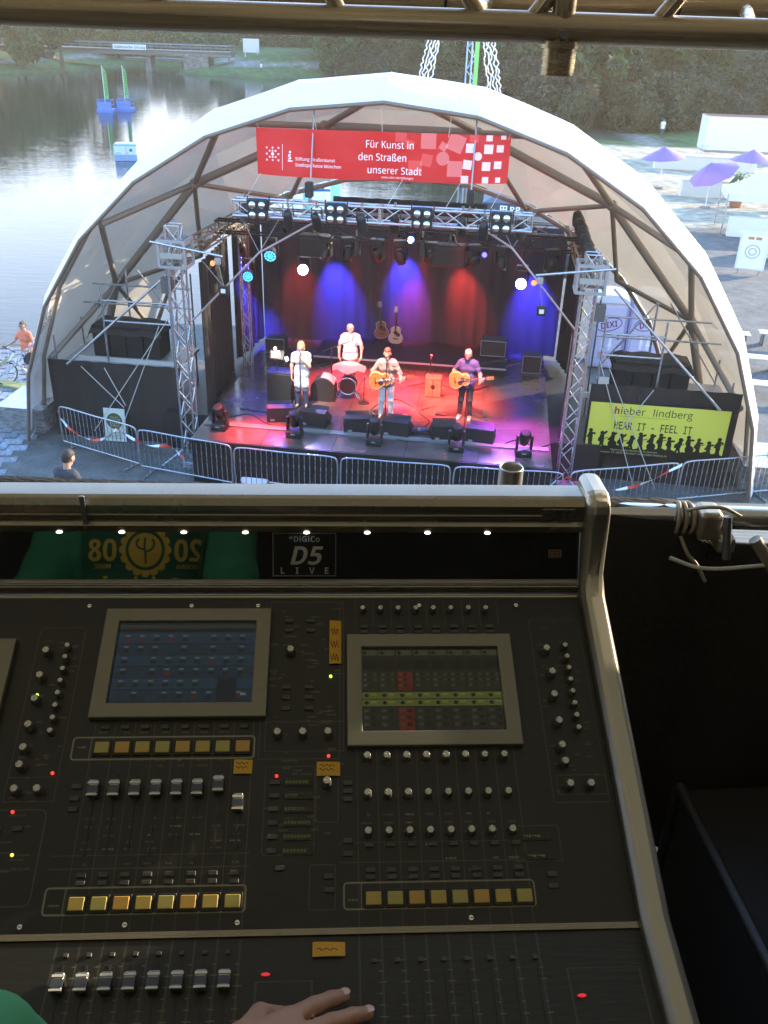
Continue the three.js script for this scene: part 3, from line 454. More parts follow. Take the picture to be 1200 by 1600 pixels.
// ---------- wings ----------
for (const side of [-1, 1]) {
  const w = side < 0 ? 'left' : 'right', cx = side < 0 ? -7.05 : 6.2;
  const t = sthing('wing_scaffold', `${w} scaffold wing beside the stage with a black skirt`, 'scaffold', [cx, 0, -2]);
  for (let i = 0; i < 3; i++) { const W = 3.4 / 3; part('skirt_panel', grid(12, 4, (u, v) => [-1.7 + (i + u) * W, .02 + (side < 0 ? 2.03 : 2.4) * v, .02 * Math.sin(u * 6.28 * 2 + i) + .012 * fbm(u * 5, v * 4 + i)]), new THREE.MeshStandardMaterial({ color: lin(.03, .025, .022), roughness: .85, side: THREE.DoubleSide }), t); }
  box('platform_board', M.aluDull, t, [3.0, .07, 1.6], [.1, 1.93, -1.0]); box('platform_beam', std([.5, .47, .4], .6), t, [3.0, .13, .06], [.35 * -side, 2.0, -.35]);
  for (const x of [-1.55, -.2, 1.5]) for (const z of [-.2, -1.8]) bar('standard', M.galv, t, [x, 0, z], [x, x * side > 1 ? 2.6 : 3.9, z], .024, UC);
  for (const y of [3.0, 3.5]) { bar('ledger', M.galv, t, [-1.55, y, -1.8], [1.5, y, -1.8], .024, UC); bar('ledger', M.galv, t, [side < 0 ? -.2 : -1.55, y + .05, -.2], [side < 0 ? 1.5 : -.2, y + .05, -.2], .024, UC); }
  bar('diagonal', M.galv, t, [-1.5, 2, -1.85], [-.2, 3.9, -1.85], .02, UC); bar('diagonal', M.galv, t, [1.5, 2, -1.85], [.1, 3.9, -1.85], .02, UC);
  for (const [a, b, c, d] of side < 0 ? [[1.55, 3.3, -.55, .35], [1.3, 3.1, .1, .3], [-.8, 1.95, .3, 1.05], [-.2, 1.95, .35, 1.1]] : [[-1.6, 3.3, .1, .0], [-1.6, 3.0, -.4, .0], [-.3, 2.4, -.9, 1.5]]) bar('guy_wire', M.rope, t, [a, b, .1], [c, d, .35], .011);
  const k = sthing('covered_stack', `black covered equipment stack on the ${w} wing platform`, 'equipment', [side < 0 ? -6.95 : 5.95, 1.97, -3.05]);
  for (let i = 0; i < 4; i++) rbox('cabinet', M.black, k, [.42, .8, .75], [-.66 + i * .44, .4, 0], .02);
  part('tarpaulin', grid(24, 12, (u, v) => { const x = -.95 + 1.9 * u, e = Math.pow(Math.abs(v * 2 - 1), 6), f = Math.pow(Math.abs(u * 2 - 1), 8); return [x, .88 + .03 * fbm(u * 5, v * 5) - .3 * Math.max(e, f * .8) + .02 * Math.sin(u * 19), -.42 + .84 * v]; }), new THREE.MeshStandardMaterial({ color: lin(.03, .025, .022), roughness: .75, side: THREE.DoubleSide }), k);
}
{
  const tx = canvasTex(1536, 640, (g, w, h) => {
    g.fillStyle = '#d8d452'; g.fillRect(0, 0, w, h); g.fillStyle = '#3a3420'; g.font = '120px sans-serif'; g.fillText('hieber', 262, 130, 440); g.font = '118px sans-serif'; g.fillText('lindberg', 690, 130, 560); g.fillStyle = '#8d1f2a'; g.font = 'bold 120px sans-serif'; g.fillText('h', 262, 130, 70);
    g.fillStyle = '#8a8436'; for (let i = 0; i < 40; i++) g.fillRect(330 + i * 14, 150, 9, 7);
    g.fillStyle = '#2a2616'; g.font = 'bold 130px monospace'; g.fillText('HEAR IT - FEEL IT', 285, 318, 870);
    g.fillStyle = '#120f0a'; g.beginPath(); g.moveTo(0, 560); for (let x = 0; x <= w; x += 24) g.lineTo(x, 540 + 14 * Math.sin(x * .013) + 8 * Math.sin(x * .05)); g.lineTo(w, h); g.lineTo(0, h); g.fill();
    let s = 7; const rn = () => (s = (s * 16807) % 2147483647) / 2147483647;
    for (let i = 0; i < 14; i++) { const x = 50 + i * 108 + rn() * 30, k = 150 + rn() * 60, y = 560, lean = (rn() - .5) * 40; g.beginPath(); g.arc(x + lean, y - k, 23, 0, 7); g.fill(); g.lineCap = 'round'; g.lineWidth = 50; g.strokeStyle = '#120f0a'; g.beginPath(); g.moveTo(x + lean * .8, y - k + 40); g.lineTo(x + lean * .2, y - 70); g.stroke(); g.lineWidth = 25; g.beginPath(); g.moveTo(x + lean * .2, y - 75); g.lineTo(x - 22, y); g.moveTo(x + lean * .2, y - 75); g.lineTo(x + 24, y); g.moveTo(x + lean * .8, y - k + 32); g.lineTo(x + 38, y - k + 60 - rn() * 100); g.moveTo(x + lean * .8, y - k + 34); g.lineTo(x - 34, y - k + 80); g.stroke(); if (i % 2) { g.lineWidth = 9; g.beginPath(); g.moveTo(x - 40, y - k + 95); g.lineTo(x + 62, y - k + 55); g.stroke(); g.beginPath(); g.ellipse(x - 22, y - k + 92, 26, 18, -.4, 0, 7); g.fill(); } if (i % 4 === 2) { g.beginPath(); g.arc(x + 10, y - 50, 50, 0, 7); g.fill(); } }
    g.fillStyle = '#c9c48a'; g.font = '30px sans-serif'; g.fillText('Bayerns großes Musikhaus im Zentrum', 290, 592, 800); g.fillText('Sonnenstr. 15 • 80331 München • www.hieber-lindberg.de', 150, 628, 1050);
  });
  const t = sthing('advert_board', 'yellow music shop board with dark band silhouettes on the right wing', 'board', [6.12, 0, -1.86]);
  part('print', new THREE.PlaneGeometry(3.16, 1.28), std('#ffffff', .55, 0, { map: tx }), t, [0, 1.4, .024]); box('panel', M.blackMetal, t, [3.2, 1.32, .04], [0, 1.4, 0]);
  const px = canvasTex(256, 400, (g, w, h) => { g.fillStyle = '#d8dcc4'; g.fillRect(0, 0, w, h); g.fillStyle = '#4f5a40'; g.beginPath(); g.arc(128, 150, 100, 0, 7); g.fill(); g.fillStyle = '#b7b27c'; g.font = 'bold 34px sans-serif'; g.textAlign = 'center'; for (let i = 0; i < 5; i++) for (let j = 0; j < 9; j++) if ((i * 7 + j * 5) % 4) g.fillRect(64 + j * 15, 95 + i * 26, 11, 5 + (i * 3 + j * 7) % 12); g.fillStyle = '#6b7060'; for (let i = 0; i < 5; i++) g.fillRect(40, 290 + i * 18, 176, 6); });
  const p = sthing('poster_board', 'pale leaning poster with a dark round emblem behind the barrier', 'poster', [-7.12, .04, -1.8]); p.rotation.x = -.1; box('board', M.white, p, [.55, .86, .03], [0, .43, 0]); part('print', new THREE.PlaneGeometry(.53, .84), std('#ffffff', .7, 0, { map: px }), p, [0, .43, .018]);
}
// ---------- figures: tapered bones joined by a smooth minimum, meshed with surface nets ----------
function sdfMesh(bones, cell, k = .03) {
  const lo = [1e9, 1e9, 1e9], hi = [-1e9, -1e9, -1e9];
  for (const b of bones) for (const [p, r] of [[b.a, b.ra], [b.b, b.rb]]) for (let i = 0; i < 3; i++) { lo[i] = Math.min(lo[i], p[i] - r * 1.1 - cell * 3 - .01); hi[i] = Math.max(hi[i], p[i] + r * 1.1 + cell * 3 + .01); }
  const n = [0, 1, 2].map(i => Math.ceil((hi[i] - lo[i]) / cell) + 1), F = new Float32Array(n[0] * n[1] * n[2]).fill(1e3);
  const at = (x, y, z) => x + n[0] * (y + n[1] * z);
  for (const b of bones) { // each bone only touches its own neighbourhood
    const pad = Math.max(b.ra, b.rb) + k * 2 + cell * 2, r0 = [], r1 = [];
    for (let i = 0; i < 3; i++) { r0[i] = Math.max(0, Math.floor((Math.min(b.a[i], b.b[i]) - pad - lo[i]) / cell)); r1[i] = Math.min(n[i] - 1, Math.ceil((Math.max(b.a[i], b.b[i]) + pad - lo[i]) / cell)); }
    const d = [b.b[0] - b.a[0], b.b[1] - b.a[1], b.b[2] - b.a[2]], L2 = d[0] ** 2 + d[1] ** 2 + d[2] ** 2 || 1e-9, kk = b.k ?? k;
    for (let z = r0[2]; z <= r1[2]; z++) for (let y = r0[1]; y <= r1[1]; y++) for (let x = r0[0]; x <= r1[0]; x++) {
      const p = [lo[0] + x * cell - b.a[0], lo[1] + y * cell - b.a[1], lo[2] + z * cell - b.a[2]];
      const t = Math.max(0, Math.min(1, (p[0] * d[0] + p[1] * d[1] + p[2] * d[2]) / L2)); const q = Math.hypot(p[0] - d[0] * t, p[1] - d[1] * t, (p[2] - d[2] * t) / (b.fz ?? 1)) - (b.ra + (b.rb - b.ra) * t);
      const i = at(x, y, z), o = F[i]; if (o > 500) F[i] = q; else { const h = Math.max(kk - Math.abs(o - q), 0) / kk; F[i] = Math.min(o, q) - h * h * kk * .25; }
    }
  }
  const vid = new Int32Array(F.length).fill(-1), P = [], N = [], I = [];
  const cs = [[0, 0, 0], [1, 0, 0], [0, 1, 0], [1, 1, 0], [0, 0, 1], [1, 0, 1], [0, 1, 1], [1, 1, 1]], es = [[0, 1], [2, 3], [4, 5], [6, 7], [0, 2], [1, 3], [4, 6], [5, 7], [0, 4], [1, 5], [2, 6], [3, 7]];
  for (let z = 0; z < n[2] - 1; z++) for (let y = 0; y < n[1] - 1; y++) for (let x = 0; x < n[0] - 1; x++) {
    const f = cs.map(c => F[at(x + c[0], y + c[1], z + c[2])]); let m = 0; for (let i = 0; i < 8; i++) if (f[i] < 0) m |= 1 << i; if (m === 0 || m === 255) continue;
    let sx = 0, sy = 0, sz = 0, c = 0; for (const [a, b] of es) if ((f[a] < 0) !== (f[b] < 0)) { const t = f[a] / (f[a] - f[b]); sx += cs[a][0] + (cs[b][0] - cs[a][0]) * t; sy += cs[a][1] + (cs[b][1] - cs[a][1]) * t; sz += cs[a][2] + (cs[b][2] - cs[a][2]) * t; c++; }
    vid[at(x, y, z)] = P.length / 3; P.push(lo[0] + (x + sx / c) * cell, lo[1] + (y + sy / c) * cell, lo[2] + (z + sz / c) * cell);
  }
  const quad = (a, b, c, d, flip) => { if (a < 0 || b < 0 || c < 0 || d < 0) return; flip ? I.push(a, c, b, a, d, c) : I.push(a, b, c, a, c, d); };
  for (let z = 1; z < n[2] - 1; z++) for (let y = 1; y < n[1] - 1; y++) for (let x = 1; x < n[0] - 1; x++) {
    const s = F[at(x, y, z)] < 0;
    if (s !== F[at(x + 1, y, z)] < 0) quad(vid[at(x, y - 1, z - 1)], vid[at(x, y, z - 1)], vid[at(x, y, z)], vid[at(x, y - 1, z)], !s);
    if (s !== F[at(x, y + 1, z)] < 0) quad(vid[at(x - 1, y, z - 1)], vid[at(x - 1, y, z)], vid[at(x, y, z)], vid[at(x, y, z - 1)], !s);
    if (s !== F[at(x, y, z + 1)] < 0) quad(vid[at(x - 1, y - 1, z)], vid[at(x, y - 1, z)], vid[at(x, y, z)], vid[at(x - 1, y, z)], !s);
  }
  const g = new THREE.BufferGeometry(); g.setAttribute('position', new THREE.Float32BufferAttribute(P, 3)); g.setIndex(I); g.computeVertexNormals(); return g;
}
const wrinkle = (g, a = .006) => { const p = g.attributes.position, n = g.attributes.normal; for (let i = 0; i < p.count; i++) { const x = p.getX(i), y = p.getY(i), z = p.getZ(i), d = a * (noise.noise(x * 14, y * 22 + x * 9, z * 14) + .6 * noise.noise(x * 30 + y * 12, y * 34, z * 30)); p.setXYZ(i, x + n.getX(i) * d, y + n.getY(i) * d, z + n.getZ(i) * d); } g.computeVertexNormals(); return g; };
const join = l => { const h = l.map(g => g.toNonIndexed()); return mergeGeometries(h); };
const bn = (a, b, ra, rb = ra, o = {}) => ({ a, b, ra, rb, ...o });
const STAND = () => ({ head: [0, 1.66, .03], neck: [0, 1.5, 0], chest: [0, 1.3, 0], waist: [0, 1.1, 0], pelvis: [0, .96, 0], shL: [.19, 1.42, 0], shR: [-.19, 1.42, 0], elL: [.25, 1.14, -.03], elR: [-.25, 1.14, -.03], wrL: [.25, .9, .06], wrR: [-.25, .9, .06], haL: [.24, .8, .09], haR: [-.24, .8, .09], hiL: [.095, .92, 0], hiR: [-.095, .92, 0], knL: [.105, .5, .03], knR: [-.105, .5, .03], anL: [.11, .09, -.02], anR: [-.11, .09, -.02], toL: [.14, .035, .17], toR: [-.14, .035, .17] });
const add3 = (a, b, t = 1) => [a[0] + b[0] * t, a[1] + b[1] * t, a[2] + b[2] * t], sub3 = (a, b) => [a[0] - b[0], a[1] - b[1], a[2] - b[2]];
const nrm3 = a => { const l = Math.hypot(...a) || 1; return a.map(x => x / l); }, crs = (a, b) => [a[1] * b[2] - a[2] * b[1], a[2] * b[0] - a[0] * b[2], a[0] * b[1] - a[1] * b[0]], mix3 = (a, b, t) => a.map((x, i) => x + (b[i] - x) * t);
function handBones(w, h, side, curl = .5, palmN, spread, tips) { // palm and five bent fingers
  const f = nrm3(sub3(h, w)), nrm = nrm3(palmN ?? [side > 0 ? -1 : 1, 0, .2]), s = nrm3(crs(f, nrm)).map(x => x * (side < 0 ? -1 : 1)), o = [];
  const K = i => add3(add3(w, f, .085 - Math.abs(i - 1.2) * .004), s, (i - 1.5) * .02);
  o.push(bn(add3(w, f, -.03), add3(w, f, .02), .026, .026)); for (let i = 0; i < 4; i++) o.push(bn(add3(add3(w, f, .012), s, (i - 1.5) * .012), K(i), .015, .012));
  for (let i = 0; i < 4; i++) { const len = [.074, .084, .078, .06][i]; let p = K(i), d = nrm3(add3(f, s, (i - 1.5) * (spread ?? .07))); for (let j = 0; j < 3; j++) { d = nrm3(add3(d, nrm, curl * (.35 + .3 * j))); const q = add3(p, d, len * [.45, .32, .25][j]); o.push(bn(p, q, .0098 - j * .0009, .0092 - j * .0009, { k: .003 })); if (tips && j === 2) tips.push([q, d, nrm]); p = q; } }
  const tb = add3(add3(w, f, .028), s, -.028), t1 = add3(add3(add3(tb, f, .035), s, -.026), nrm, .014), t2 = add3(add3(t1, f, .028), nrm, .012 + curl * .012); o.push(bn(add3(w, f, .015), tb, .016, .014), bn(tb, t1, .0125, .0105, { k: .006 }), bn(t1, t2, .0105, .0085, { k: .004 }));
  return o;
}
function person(o) { // o: label, pos (Vector3), turn, J overrides, colours
  const J = { ...STAND(), ...o.J }, t = thing('person', o.label, 'person', o.pos, o.turn ?? 0, o.group), cell = o.cell ?? .014, s = o.scale ?? 1; t.scale.setScalar(s);
  const fem = o.fem ? .9 : 1, torso = (x, k = 0) => [bn(add3(J.neck, [-.13 * fem, -.07, 0]), add3(J.neck, [.13 * fem, -.07, 0]), .068 + x), bn(mix3(J.shL, J.shR, .25), mix3(J.shL, J.shR, .75), .095 + x), bn(add3(J.chest, [-.085 * fem, 0, .0]), add3(J.chest, [.085 * fem, 0, 0]), .112 * fem + x), bn(add3(J.waist, [-.075 * fem, 0, .012]), add3(J.waist, [.075 * fem, 0, .012]), (o.belly ?? .1) * fem + x), bn(add3(J.pelvis, [-.08, 0, 0]), add3(J.pelvis, [.08, 0, 0]), .108 + x)];
  const leg = (x, lo = 1) => ['L', 'R'].flatMap(q => { const l = [bn(J['hi' + q], J['kn' + q], .088 + x, .056 + x)]; if (lo > 0) l.push(bn(J['kn' + q], lo < 1 ? mix3(J['kn' + q], J['an' + q], lo) : J['an' + q], .056 + x, .04 + x * 1.2)); return l; });
  const H = J.head, hd = o.headTurn ?? 0, hp = o.headPitch ?? 0, hm = new THREE.Matrix4().makeRotationFromEuler(new THREE.Euler(hp, hd, 0, 'YXZ')), hv = (x, y, z) => { const v = V(x, y, z).applyMatrix4(hm); return [H[0] + v.x, H[1] + v.y, H[2] + v.z]; };
  const headB = [bn(hv(0, .035, -.02), hv(0, .03, .012), .082, .08), bn(hv(0, -.02, .02), hv(0, -.075, .045), .062, .042), bn(hv(0, .01, .09), hv(0, -.022, .108), .009, .014, { k: .015 }), bn(hv(-.03, -.015, .07), hv(.03, -.015, .07), .02), bn(hv(.082, .005, -.005), hv(.086, -.035, -.005), .012, .01, { k: .01 }), bn(hv(-.082, .005, -.005), hv(-.086, -.035, -.005), .012, .01, { k: .01 }), bn(hv(0, -.05, -.02), J.neck, .052, .056)];
  const skin = o.skinMat ?? M.skin;
  const arms = ['L', 'R'].flatMap(q => [bn(J['sh' + q], J['el' + q], .048, .038), bn(J['el' + q], J['wr' + q], .039, .026)]);
  const bodyB = [...torso(-.006), ...leg(-.004), bn(J.neck, add3(J.neck, [0, -.09, 0]), .055, .07), ...arms, ...['L', 'R'].map(q => bn(J['an' + q], J['to' + q], .036, .03))];
  const hands = ['L', 'R'].map(q => sdfMesh(handBones(J['wr' + q], J['ha' + q], q === 'L' ? 1 : -1, o.curl ?? .55, o['palm' + q], o.spread, q === 'R' ? o.tips : undefined), o.handCell ?? .006, .012));
  part('body', join([sdfMesh(bodyB, cell, .05), sdfMesh(headB, o.headCell ?? .008, .035), ...hands]), skin, t);
  const sl = o.sleeve ?? .62, shirtB = [...torso(.014), ...(o.hem ? [-1, 0, 1].map(q => bn(add3(J.pelvis, [q * .07, .04, 0]), add3(J.pelvis, [q * .085, -o.hem, .0]), .112, .118)) : [bn(add3(J.pelvis, [-.075, -.06, 0]), add3(J.pelvis, [.075, -.06, 0]), .112)])];
  for (const q of ['L', 'R']) { shirtB.push(bn(J['sh' + q], mix3(J['sh' + q], J['el' + q], Math.min(1, sl)), .068, .058)); if (sl > 1) shirtB.push(bn(J['el' + q], mix3(J['el' + q], J['wr' + q], sl - 1), .056, .046)); }
  part('shirt', wrinkle(sdfMesh(shirtB, cell, .045), o.fold ?? .009), o.shirt, t);
  part(o.shorts ? 'shorts' : 'trousers', wrinkle(sdfMesh([bn(add3(J.pelvis, [-.07, .02, 0]), add3(J.pelvis, [.07, .02, 0]), .112), ...leg(.014, o.shorts ? 0 : .97).map(b => o.shorts ? { ...b, b: mix3(b.a, b.b, .75), rb: .085 } : b)], cell, .035), .009), o.trousers, t);
  for (const q of ['L', 'R']) part('shoe', sdfMesh([bn(add3(J['an' + q], [0, -.03, -.02]), J['to' + q], .048, .036), bn(J['an' + q], add3(J['an' + q], [0, -.035, -.05]), .046, .045)], .01, .03), o.shoes ?? M.black, t);
  if (o.hair) { const L = o.hairLen ?? 0, hb = [bn(hv(0, .062, -.03), hv(0, .065, .012), .084, .076), bn(hv(0, .02, -.045), hv(0, -.01, -.05), .078, .07)]; if (L) for (const x of [-1, 1]) hb.push(bn(hv(x * .06, .03, -.02), hv(x * .078, -.07 * L, -.015), .036, .024)), hb.push(bn(hv(x * .03, 0, -.06), hv(x * .035, -.09 * L, -.06), .05, .035)); part('hair', sdfMesh(hb, .008, .03), o.hair, t); }
  const dark = std([.03, .02, .02], .3); if (!o.noFace) { for (const x of [-1, 1]) { const e = part('eye', US, dark, t, hv(x * .031, .012, .094)); e.scale.set(.014, .009, .007); const b = part('eyebrow', US, o.hair ?? dark, t, hv(x * .032, .034, .096)); b.scale.set(.021, .006, .007); } const m = part('mouth', US, std([.32, .08, .07], .5), t, hv(0, -.052, .1)); m.scale.set(.024, .006, .006); }
  if (o.glasses) for (const x of [-1, 1]) { const e = part('sunglasses', US, M.blackSatin, t, hv(x * .034, .012, .09)); e.scale.set(.03, .02, .016); }
  return { t, J, hv, shirtB };
}
// ---------- instruments and stage furniture ----------
const guitarShape = (() => { const s = new THREE.Shape(); s.moveTo(0, -.25); s.bezierCurveTo(.17, -.27, .24, -.16, .19, -.04); s.bezierCurveTo(.155, .03, .12, .03, .13, .08); s.bezierCurveTo(.17, .16, .1, .235, .0, .225); s.bezierCurveTo(-.1, .235, -.17, .16, -.13, .08); s.bezierCurveTo(-.12, .03, -.155, .03, -.19, -.04); s.bezierCurveTo(-.24, -.16, -.17, -.27, 0, -.25); return s; })();
const gBody = new THREE.ExtrudeGeometry(guitarShape, { depth: .085, bevelEnabled: true, bevelSize: .006, bevelThickness: .006, bevelSegments: 2, curveSegments: 14 });
function guitar(label, pos, q, wood) { // face towards local +z, neck along +y
  const t = thing('acoustic_guitar', label, 'guitar', pos, 0); t.quaternion.copy(q); const w = std(wood, .3), dk = std([.06, .03, .015], .4);
  part('body', gBody, w, t, [0, 0, -.045]); part('binding', new THREE.TubeGeometry(new THREE.CatmullRomCurve3(guitarShape.getPoints(20).map(p => V(p.x, p.y, .044))), 80, .004, 5, true), std([.75, .7, .55], .4), t);
  part('soundhole', new THREE.CylinderGeometry(.05, .05, .004, 24).rotateX(Math.PI / 2), M.black, t, [0, .06, .048]); part('rosette', new THREE.TorusGeometry(.058, .006, 5, 28), dk, t, [0, .06, .047]); box('bridge', dk, t, [.16, .028, .014], [0, -.12, .052]);
  part('pickguard', new THREE.CircleGeometry(.06, 16), dk, t, [.075, 0, .0475]);
  rbox('neck', dk, t, [.052, .42, .025], [0, .43, .036], .008); box('fingerboard', std([.04, .025, .02], .4), t, [.05, .5, .01], [0, .38, .053]); rbox('headstock', w, t, [.075, .17, .018], [0, .72, .03], .006, [-.15, 0, 0]);
  for (let i = 0; i < 6; i++) { const s = i % 2 ? 1 : -1, y = .67 + (i >> 1) * .045; bar('tuning_peg', M.chrome, t, [s * .03, y, .03], [s * .065, y, .03], .008); }
  for (let i = 0; i < 6; i++) bar('string', M.chrome, t, [-.018 + i * .0072, -.12, .062], [-.015 + i * .006, .64, .062], .0012);
  return t;
}
const eq = (x, y, z) => new THREE.Quaternion().setFromEuler(new THREE.Euler(x, y, z)), SQ = new THREE.Quaternion().setFromAxisAngle(YA, STA), sq = q => SQ.clone().multiply(q);
const shirtW = std([.62, .6, .58], .85), denim = std([.05, .07, .12], .85), jeansLight = std([.58, .57, .55], .85), skinP = M.skin;
const D = 1.1; // deck height
// woman singing
person({ label: 'blonde singer in a long white tunic and dark jeans holding the microphone', pos: S(-2.42, D, -2.4), turn: STA + .05, fem: 1, scale: .95, J: { elL: [.22, 1.16, .08], wrL: [.06, 1.36, .2], haL: [.02, 1.43, .22], elR: [-.25, 1.14, .0] }, shirt: shirtW, sleeve: .5, hem: .32, trousers: denim, hair: std([.42, .24, .07], .6), hairLen: 1, palmL: [-.6, 0, -1], curl: 1 });
person({ label: 'bald drummer in a white short-sleeved shirt standing behind the snare drum', pos: S(-1.45, D, -3.85), turn: STA + .1, J: { elL: [.29, 1.15, -.04], elR: [-.29, 1.15, -.04], wrL: [.28, .93, .1], wrR: [-.28, .93, .1], haL: [.25, .86, .16], haR: [-.25, .86, .16] }, headTurn: .5, shirt: std([.6, .57, .55], .85), trousers: std([.1, .07, .06], .9), shorts: 1, hair: null });
const pg = (label, x, z, shirt, trousers, hair, shoes, hp, wood, lab2, extra = {}) => {
  person({ label, pos: S(x, D, z), turn: STA + (extra.turn ?? 0), J: { elR: [-.33, 1.2, .03], wrR: [-.13, 1.09, .19], haR: [-.05, 1.06, .2], elL: [.32, 1.18, .05], wrL: [.36, 1.06, .26], haL: [.4, 1.13, .26], head: [0, 1.66 - (hp > .2 ? .01 : 0), .04 + (hp > .2 ? .04 : 0)], anL: [.13, .09, 0], anR: [-.13, .09, 0] }, headPitch: hp, shirt, sleeve: extra.sleeve ?? .62, trousers, hair, shoes, palmR: [0, 0, -1], palmL: [0, .3, -1], curl: .8 });
  const p = V(x, D + 1.06, z).add(V(-.13, 0, .19).applyAxisAngle(YA, extra.turn ?? 0)); guitar(lab2, S(p.x, p.y, p.z), sq(eq(0, extra.turn ?? 0, 0).multiply(eq(0, .12, -Math.PI / 2 + .14))), wood);
};
pg('singing guitarist in a grey-green shirt and pale jeans at the centre of the stage', -.28, -2.12, std([.16, .17, .15], .85), jeansLight, std([.05, .03, .02], .7), M.black, .05, [.5, .17, .035], 'orange acoustic guitar held by the central singer', { sleeve: 1.1 });
pg('grey-haired guitarist in a blue shirt looking down at his guitar', 1.62, -2.5, std([.03, .05, .16], .85), std([.03, .03, .035], .9), std([.3, .26, .2], .7), std([.7, .66, .6], .6), .5, [.55, .22, .05], 'acoustic guitar held by the man in blue', { turn: -.15 });
for (const [x, z, tl, h, lab] of [[-2.4, -2.14, 0, 1.42, 'straight microphone stand in front of the blonde singer'], [-.26, -1.82, .0, 1.5, 'straight microphone stand in front of the central guitarist'], [1.66, -1.75, 0, 1.05, 'short microphone stand in front of the man in blue'], [-1.88, -3.55, .75, 1.2, 'boom microphone stand reaching to the drummer'], [.62, -4.1, 0, .9, 'low microphone stand behind the central guitarist'], [-.95, -3.0, 0, .6, 'low microphone stand at the snare drum']]) {
  const t = sthing('microphone_stand', lab, 'mic stand', [x, D, z]); bar('pole', M.blackMetal, t, [0, .03, 0], [0, h, 0], .013, UC); part('base', new THREE.CylinderGeometry(.13, .14, .025, 20), M.blackMetal, t, [0, .014, 0]);
  let m = [0, h, 0]; if (tl) { m = [.55, h + .28, .12]; bar('boom', M.blackMetal, t, [-.25, h - .12, -.05], m, .011, UC); } bar('microphone', M.blackMetal, t, m, [m[0], m[1] + .05, m[2] - .12], .016, UC); part('microphone_head', US, M.steel, t, [m[0], m[1] + .06, m[2] - .14]).scale.setScalar(.03);
}
// wedges
const wedgeG = (() => { const s = new THREE.Shape([[-.24, 0], [.22, 0], [.24, .12], [-.1, .38], [-.24, .34]].map(p => new THREE.Vector2(...p))); const g = new THREE.ExtrudeGeometry(s, { depth: .64, bevelEnabled: true, bevelSize: .012, bevelThickness: .012, bevelSegments: 2 }); g.translate(0, .012, -.32); g.rotateY(Math.PI / 2); return g; })();
[[-2.78, -1.62, .25, 'leftmost wedge monitor below the music stand'], [-1.9, -1.5, -.12, 'wedge monitor right of the blonde singer\'s feet'], [-.85, -1.35, .22, 'wedge monitor left of the central guitarist'], [.1, -1.3, -.14, 'wedge monitor right of the central guitarist'], [1.22, -1.3, .18, 'wedge monitor left of the man in blue'], [2.06, -1.28, -.12, 'rightmost wedge monitor at the stage edge']].forEach(([x, z, a, lab]) => {
  const t = sthing('wedge_monitor', lab, 'monitor speaker', [x, D, z], a, 'wedge monitors along the stage edge'); part('cabinet', wedgeG, M.black, t); part('grille', new THREE.PlaneGeometry(.56, .36), std([.03, .03, .03], .55, .5), t, [0, .27, -.085], [Math.PI * .5 + .62 + Math.PI, 0, 0]); for (const s of [-1, 1]) rbox('handle', M.blackMetal, t, [.012, .05, .13], [s * .338, .2, .02], .004); box('connector_plate', M.aluDull, t, [.1, .05, .004], [-.2, .06, .252]);
});
// dark moving lights standing on the stage edge
[[-4.02, -.72, 'far left near the tower'], [-2.22, -.64, 'below the blonde singer'], [-.34, -.57, 'below the central guitarist'], [1.53, -.57, 'below the man in blue'], [3.05, -.6, 'far right near the tower']].forEach(([x, z, w]) => {
  const t = sthing('floor_light', `black moving light standing on the stage edge, ${w}`, 'stage light', [x, D, z], rr(-.5, .5), 'moving lights on the stage edge');
  rbox('base', M.blackMetal, t, [.36, .16, .3], [0, .08, 0], .03); for (const s of [-1, 1]) rbox('yoke', M.blackMetal, t, [.06, .34, .14], [s * .16, .32, 0], .03); part('head', new THREE.LatheGeometry([[0, -.2], [.1, -.18], [.125, 0], [.12, .16], [.09, .18], [0, .17]].map(p => new THREE.Vector2(...p)), 18), M.blackMetal, t, [0, .44, 0], [rr(.1, .5), 0, 0]); rbox('display', M.aluDull, t, [.1, .03, .006], [0, .1, .152], .002);
});
{ // music stand with lit sheets on a black case
  const c = sthing('speaker_case', 'tall black cabinet left of the blonde singer', 'cabinet', [-3.02, D, -2.75]); rbox('cabinet', M.black, c, [.62, .78, .5], [0, .4, 0], .02); box('lid', M.blackMetal, c, [.6, .02, .48], [0, .8, 0]); for (const s of [-1, 1]) rbox('handle', M.blackMetal, c, [.014, .05, .16], [s * .315, .55, 0], .004);
  const t = sthing('music_stand', 'music stand holding a glowing white sheet beside the singer', 'music stand', [-3.1, D + .81, -2.7]); bar('pole', M.blackMetal, t, [0, 0, 0], [0, .32, 0], .012); rbox('desk', M.blackMetal, t, [.34, .24, .015], [0, .42, 0], .005, [-.7, .2, 0]);
  const sh = part('sheet', new THREE.PlaneGeometry(.21, .16), M.white, t, [-.02, .435, .015], [-.7, .2, .25]); part('sheet', new THREE.PlaneGeometry(.09, .13), M.white, t, [.26, .34, .05], [-.7, -.3, .5]);
  part('clip_lamp', new THREE.SphereGeometry(.04, 10, 8), glow([1, .5, .25], 3), t, [.0, .62, .14]); bar('lamp_neck', M.blackMetal, t, [0, .5, -.05], [0, .62, .12], .008); const pl = new THREE.PointLight(new THREE.Color(1, .55, .35), .45); pl.position.set(0, .57, .17); pl.castShadow = true; pl.name = 'lamp_light'; t.add(pl);
}
